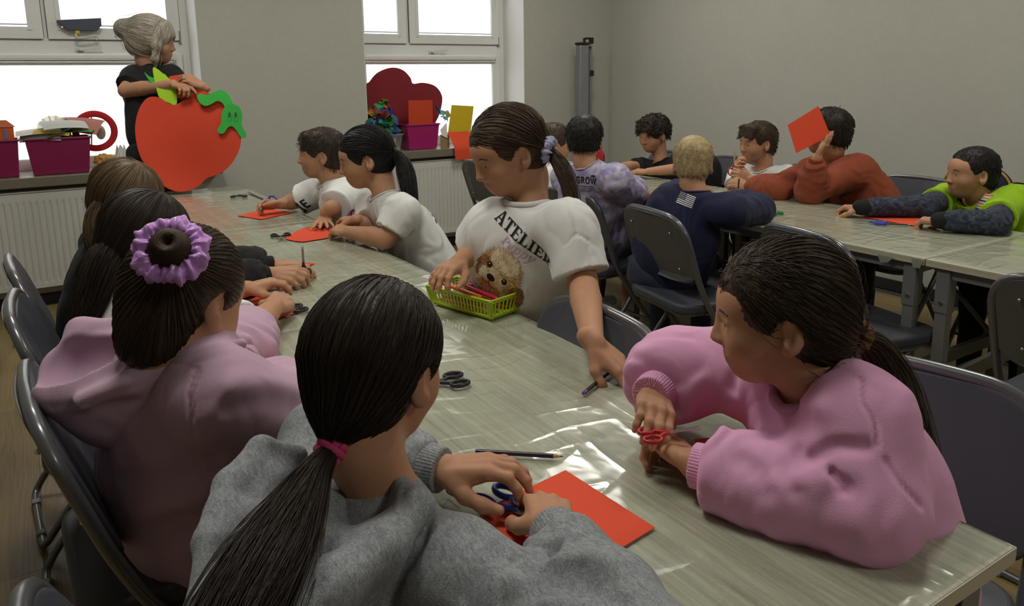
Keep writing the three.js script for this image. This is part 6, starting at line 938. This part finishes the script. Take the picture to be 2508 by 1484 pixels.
// a crumpled or curled scrap of paper with its own shape
function scrap(pos, size, col, label, i, flatness = 0.5) {
  const n = 6, g = new THREE.PlaneGeometry(size, size * rr(0.35, 0.9), n, n), p = g.attributes.position, a = rr(2, 5), b = rr(0, 6); for (let k = 0; k < p.count; k++) { const x = p.getX(k) / size, y = p.getY(k) / size; p.setZ(k, size * (0.22 * Math.sin(x * a + b) + 0.16 * Math.sin(y * 6 + b * 2) + 0.12 * noise(x * 4, y * 4, i))); p.setX(k, p.getX(k) + size * 0.1 * noise(y * 5, i, 2)); }
  g.computeVertexNormals(); const m = solo('paper_scrap', g, paperCol(col), label, 'paper scrap', gs); m.position.copy(pos); m.rotation.set(rr(-1, 1) * (1 - flatness) * 1.5 - 1.2 * flatness, rr(-0.8, 0.8), rr(0, 6.28)); return m;
}
const pcache = {}; function paperCol(c) { const k = c.join(); return pcache[k] ??= paper(...c); }
const PC = [[[0.02, 0.03, 0.3], 'dark blue'], [[0.03, 0.3, 0.1], 'green'], [[0.02, 0.16, 0.4], 'sky blue'], [[0.2, 0.55, 0.04], 'lime'], [[0.04, 0.01, 0.16], 'violet'], [[0.5, 0.12, 0.02], 'orange'], [[0.02, 0.25, 0.25], 'turquoise'], [[0.25, 0.03, 0.03], 'dark red'], [[0.02, 0.12, 0.04], 'bottle green']];
// sill beside the screen stand: heart, clear box of scraps, magenta box, hanging sheets
{
  const z1 = WZ + 0.1, hz = -5.50, P = (x, y) => PZ(x, y, hz);
  const hp = [[900, 300], [897, 215], [905, 200], [925, 178], [958, 166], [985, 172], [1003, 190], [1010, 205], [1035, 203], [1062, 210], [1078, 228], [1081, 250], [1070, 290], [1040, 330], [1000, 352], [985, 352], [930, 330]].map(p => { const q = P(...p); return [q.x, q.y]; });
  const g = slab(smoothShape(hp), 0.012, 0.001); const m = solo('paper_heart', boxUV(g), M.maroon, 'big dark red heart leaning against the window blind', 'heart'); m.position.z = hz;
  const a = PZ(905, 372, -5.28), b = PZ(988, 366, -5.28), c = PZ(997, 366, -5.28), d = PZ(1078, 360, -5.28);
  const cb = crate('clear plastic box heaped with torn coloured paper', b.x - 0.3, b.x - 0.005, -5.47, -5.27, 0.125, M.clear, gb);
  const mx = (b.x - 0.15); let i = 0;
  for (let k = 0; k < 96; k++) { const t = k / 96, u = rr(0, 6.28), r = Math.sqrt(rnd()) * (0.15 - 0.11 * Math.max(0, t - 0.3)), col = PC[k % PC.length]; scrap(V(mx + Math.cos(u) * r, ST + 0.125 + t * 0.26 * (1 - r * 2.4), -5.37 + Math.sin(u) * Math.min(r, 0.08)), rr(0.055, 0.095), col[0], col[1] + ' torn paper heaped on the clear plastic box', k, 0.35); }
  for (let k = 0; k < 22; k++) { const col = PC[(k * 2 + 3) % PC.length]; scrap(V(mx + rr(-0.1, 0.1), ST + 0.02 + 0.1 * k / 22, -5.37 + rr(-0.06, 0.07)), rr(0.04, 0.06), col[0].map(v => v * 1.1 + 0.02), col[1] + ' torn paper inside the clear plastic box', k + 90, 0.6); }
  const mb = crate('magenta plastic box with an orange card standing in it', c.x, d.x - 0.012, -5.47, -5.26, 0.19, M.magenta2, gb);
  const sheet = (name, pts, z, mat, label, bendA = 0) => { const q = pts.map(p => PZ(p[0], p[1], z)), cx = q.reduce((s, p) => s + p.x, 0) / q.length, cy = q.reduce((s, p) => s + p.y, 0) / q.length; const gg = slab(poly(q.map(p => [p.x - cx, p.y - cy])), 0.001, 0.0002); const mm = solo(name, boxUV(gg), mat, label, 'paper', 'paper sheets on the sill'); mm.position.set(cx, cy, z); mm.rotation.x = bendA; return mm; };
  sheet('paper_sheet', [[1000, 246], [1059, 245], [1060, 312], [1001, 313]], -5.36, paper(0.55, 0.055, 0.012), 'orange-red card standing in the magenta box');
  sheet('paper_sheet', [[1106, 257], [1160, 260], [1152, 330], [1097, 326]], -5.30, M.yellowPaper, 'yellow paper sheet standing on the window sill');
  { const top = PZ(1097, 326, -5.26), w = PZ(1150, 324, -5.26).x - top.x, gg = new THREE.PlaneGeometry(w, 0.21, 4, 14), p = gg.attributes.position; for (let k = 0; k < p.count; k++) { const y = p.getY(k) - 0.105, u = -y / 0.21; p.setXYZ(k, p.getX(k) + 0.012 * u, y, 0.11 * Math.sin(Math.min(1, u * 1.5) * 1.57)); } gg.computeVertexNormals(); const mm = solo('paper_sheet', gg, M.red, 'orange-red paper sheet hanging over the sill edge', 'paper', 'paper sheets on the sill'); mm.position.set(top.x + w / 2, top.y + 0.005, -5.28); }
  sheet('cardboard_piece', [[1078, 330], [1100, 328], [1100, 366], [1079, 367]], -5.27, paper(0.30, 0.2, 0.1), 'brown cardboard piece beside the magenta box');
  sheet('paper_sheet', [[1078, 318], [1094, 300], [1096, 338], [1082, 332]], -5.262, M.whitePaper, 'torn white paper beside the magenta box');
  [[[1072, 270], [0.02, 0.05, 0.3], 'blue'], [[1082, 278], [0.2, 0.45, 0.4], 'pale turquoise'], [[1090, 290], [0.15, 0.35, 0.5], 'light blue'], [[1096, 280], [0.7, 0.7, 0.3], 'pale yellow']].forEach(([q, c2, n2], k) => scrap(PZ(q[0], q[1], -5.33), 0.06, c2, n2 + ' curled paper strip beside the yellow sheet', 200 + k, 0.4));
}
// sill behind the girls: two magenta boxes of cut paper, red ring, tissue, white paper crown
{
  const z = -5.27, l = PZ(80, 420, z), r = PZ(224, 412, z), l0 = PZ(52, 424, z);
  crate('magenta plastic box piled with cut paper beside the red ring', l.x - 0.02, r.x + 0.012, -5.46, -5.26, 0.215, M.magenta, gb); crate('magenta plastic box holding an orange paper house', l0.x - 0.24, l0.x + 0.005, -5.46, -5.26, 0.215, M.magenta, gb);
  const cx = (l.x + r.x) / 2, sheets = [[[0.25, 0.5, 0.12], 'pale green'], [[0.7, 0.7, 0.66], 'white'], [[0.6, 0.45, 0.05], 'mustard'], [[0.05, 0.28, 0.06], 'dark green'], [[0.75, 0.75, 0.7], 'cream'], [[0.35, 0.6, 0.2], 'spring green'], [[0.05, 0.06, 0.3], 'navy'], [[0.5, 0.2, 0.15], 'terracotta'], [[0.6, 0.6, 0.58], 'light grey']];
  sheets.forEach(([c, n], k) => { const w = rr(0.16, 0.28), g = new THREE.PlaneGeometry(w, 0.15, 8, 5), p = g.attributes.position; for (let q = 0; q < p.count; q++) { const x = p.getX(q), y = p.getY(q); p.setZ(q, -0.6 * x * x + 0.02 * Math.sin(y * 20 + k)); } g.computeVertexNormals(); const m = solo('paper_sheet', g, paperCol(c), n + ' cut paper sheet on top of the piled magenta box', 'paper', 'cut papers on the magenta box'); m.position.set(cx + rr(-0.09, 0.11), ST + 0.228 + k * 0.0085, -5.36 + rr(-0.02, 0.05)); m.rotation.set(-1.3 + rr(-0.12, 0.12), rr(-0.25, 0.25), rr(-0.5, 0.5)); });
  const x1 = l0.x - 0.1; const hs = thing('paper_house', 'orange paper house standing in the magenta box', 'paper craft', [x1, ST + 0.2, -5.36]); part('house_wall', box(-0.09, 0.09, 0, 0.09, -0.02, 0.02), paper(0.6, 0.1, 0.02), hs); part('house_roof', [slab(poly([[-0.1, 0.09], [0.1, 0.09], [0.06, 0.13], [-0.06, 0.13]]), 0.05, 0).translate(0, 0, -0.025)], paper(0.7, 0.2, 0.08), hs); part('house_strip', box(0.04, 0.055, 0.02, 0.08, 0.02, 0.024), paper(0.1, 0.2, 0.4), hs);
  const rc = PZ(233, 321, -5.44); const ring = thing('paper_ring', 'red paper wreath ring leaning against the blind', 'paper ring', rc.toArray()); part('hoop', new THREE.TorusGeometry(0.108, 0.02, 10, 48).scale(1, 1, 0.35), paper(0.5, 0.012, 0.02), ring); part('spoke', [bar(V(-0.03, -0.1, 0), V(-0.01, 0.1, 0), 0.004)], paper(0.45, 0.1, 0.08), ring); part('petal', [new THREE.SphereGeometry(0.035, 12, 8).scale(0.8, 1.3, 0.12).translate(0.03, -0.01, 0)], paper(0.55, 0.42, 0.33), ring);
  const tp = PZ(255, 372, -5.36), tg = new THREE.IcosahedronGeometry(0.065, 4), p = tg.attributes.position; for (let k = 0; k < p.count; k++) { const v = V(p.getX(k), p.getY(k), p.getZ(k)), s = 1 + 0.5 * Math.abs(noise(v.x * 40, v.y * 40, v.z * 40)) - 0.2; p.setXYZ(k, v.x * s * 1.1, Math.max(-0.05, v.y * s * 0.8), v.z * s); } tg.computeVertexNormals(); const tm = solo('tissue_paper', tg, paper(0.5, 0.28, 0.07), 'crumpled amber tissue paper beside the piled box', 'tissue paper'); tm.position.set(tp.x, ST + 0.051, tp.z);
  const cp = PZ(295, 355, -5.38), cg = []; for (let k = 0; k < 6; k++) { const s = new THREE.Shape(); s.moveTo(-0.028, 0); s.quadraticCurveTo(-0.038, 0.08, 0, 0.15); s.quadraticCurveTo(0.038, 0.08, 0.028, 0); const q = slab(s, 0.0008, 0); q.translate(0, 0, 0.032); q.rotateX(-0.06); q.rotateY(k * 1.047); cg.push(q); } const cm = thing('paper_tulip', 'white folded paper tulip on the sill behind the woman', 'paper craft', [cp.x, ST, cp.z]); cg.forEach(q => part('petal', q, M.whitePaper, cm));
  const fp = PZ(130, 300, -5.42), net = thing('tulle_bow', 'pale tulle bow standing behind the piled box', 'bow', [fp.x, ST + 0.3, fp.z]); const nm = std(L(0.85, 0.82, 0.7), 0.9, { transmission: 0.6, thickness: 0, side: 2 }); for (let k = 0; k < 7; k++) { const g = new THREE.PlaneGeometry(0.035, 0.09, 4, 6), q = g.attributes.position; for (let i = 0; i < q.count; i++) { const y = q.getY(i) + 0.045; q.setXYZ(i, q.getX(i) * (0.3 + y * 12), y, 0.01 * Math.sin(q.getX(i) * 160 + k)); } g.computeVertexNormals(); g.rotateZ((k - 3) * 0.42); g.translate(0, -0.045, 0.004 * k); part('loop', g, nm, net); } part('stem', bar(V(0, -0.1, 0.01), V(0, -0.04, 0.01), 0.004), nm, net);
  // dark gadget with a ribbon clipped to the left window's sash
  const wp = PZ(195, 64, FZ + 0.03), gz = thing('window_wedge', 'dark grey wedge with a yellow tag hooked on the window sash', 'wedge', wp.toArray()); part('wedge_body', slab(poly([[-0.12, 0.03], [0.12, 0.048], [0.118, 0.005], [0.09, -0.028], [-0.06, -0.026], [-0.1, 0.0]]), 0.035, 0.003), std(L(0.06, 0.07, 0.1), 0.5), gz); part('tag', box(-0.03, -0.005, -0.05, -0.03, 0.03, 0.036, 0.003), M.yellowPaper, gz); part('ribbon', tube([[-0.03, -0.05, 0.03], [-0.02, -0.075, 0.035], [0.03, -0.07, 0.035], [0.09, -0.06, 0.03], [0.08, -0.085, 0.03]], 0.008, 30, 6), std(L(0.6, 0.58, 0.5), 0.8), gz);
}
// ---------------------------------------------------------------- folded projection screen in the corner
{
  const x = 4.18, z = -5.17, a = PZ(1432, 110, z), top = a.y; const o = thing('projection_screen', 'folded silver projection screen standing in the corner', 'projection screen', [a.x, 0, z]); const al = std(L(0.36, 0.37, 0.40), 0.35, { metalness: 0.7 });
  const w = 0.042; part('screen_case', box(-w - 0.03, w - 0.02, 0.12, top, -0.035, 0.035, 0.012), al, o); part('case_slot', box(w - 0.022, w - 0.004, 0.14, top - 0.01, -0.03, 0.025, 0.003), std(L(0.2, 0.21, 0.24), 0.4, { metalness: 0.6 }), o);
  part('support_pole', bar(V(w + 0.022, 0.06, 0), V(w + 0.022, top + 0.02, 0), 0.013, 12), al, o); part('end_cap', box(-w - 0.034, w - 0.016, top, top + 0.02, -0.038, 0.038, 0.004), M.blackPlastic, o);
  part('hook', [box(w - 0.03, w + 0.042, top + 0.045, top + 0.062, -0.012, 0.012, 0.003), box(w + 0.01, w + 0.045, top + 0.01, top + 0.062, -0.014, 0.014, 0.003), box(-0.012, 0.004, top + 0.02, top + 0.055, -0.01, 0.01, 0.002), box(-0.008, w, top + 0.045, top + 0.058, -0.01, 0.01, 0.002)], M.blackPlastic, o); part('clamp', box(w + 0.002, w + 0.046, top - 0.26, top - 0.21, -0.02, 0.02, 0.004), M.blackPlastic, o); part('latch', box(w - 0.012, w + 0.004, top - 0.03, top - 0.014, 0.02, 0.034, 0.002), M.blackPlastic, o);
  for (const [dx, dz] of [[-0.28, 0.18], [0.14, 0.24], [0.02, -0.1]]) { part('leg', bar(V(w + 0.022, 0.2, 0), V(w + 0.022 + dx * 0.5, 0.008, dz), 0.008), al, o); }
}
// navy rucksack hung on the chair behind the boy in lime; red jacket on the half hidden chair
{
  const c = PX(2365, 445, 3.68), f = new Field(); f.ell(V(0, 0, 0), [0.06, 0.13, 0.16], null, 0.02); f.warp((x, y, z) => 0.004 * noise(x * 20, y * 20, z * 20)); const o = thing('rucksack', 'navy rucksack with gold piping hung behind the boy in lime', 'rucksack', [3.80, 0.78, c.z]); part('bag', skinMesh(f, 0.01), M.navy, o); const pts = []; for (let i = 0; i < 20; i++) { const a = i / 20 * 6.283; pts.push(V(-0.02, Math.sin(a) * 0.128, Math.cos(a) * 0.157)); } part('piping', tube(curve(pts, true), 0.006, 60, 8, true), std(L(0.4, 0.25, 0.02), 0.5), o); part('strap', tube([[-0.03, 0.12, 0.03], [-0.08, 0.12, 0.05], [-0.085, 0.02, 0.06]], 0.008, 16, 6), M.navy, o);
  const j = PX(1445, 385, 3.20); const jf = new Field(); jf.ell(V(0, 0, 0), [0.03, 0.10, 0.15], null, 0.02); jf.warp((x, y, z) => 0.008 * noise(x * 20, y * 20, z * 20)); const m = solo('red_jacket', skinMesh(jf, 0.01), cloth(L(0.35, 0.012, 0.015)), 'red jacket hung over a chair beyond the tie-dye shirt', 'jacket'); m.position.copy(j);
}
renderer.render(scene, camera);
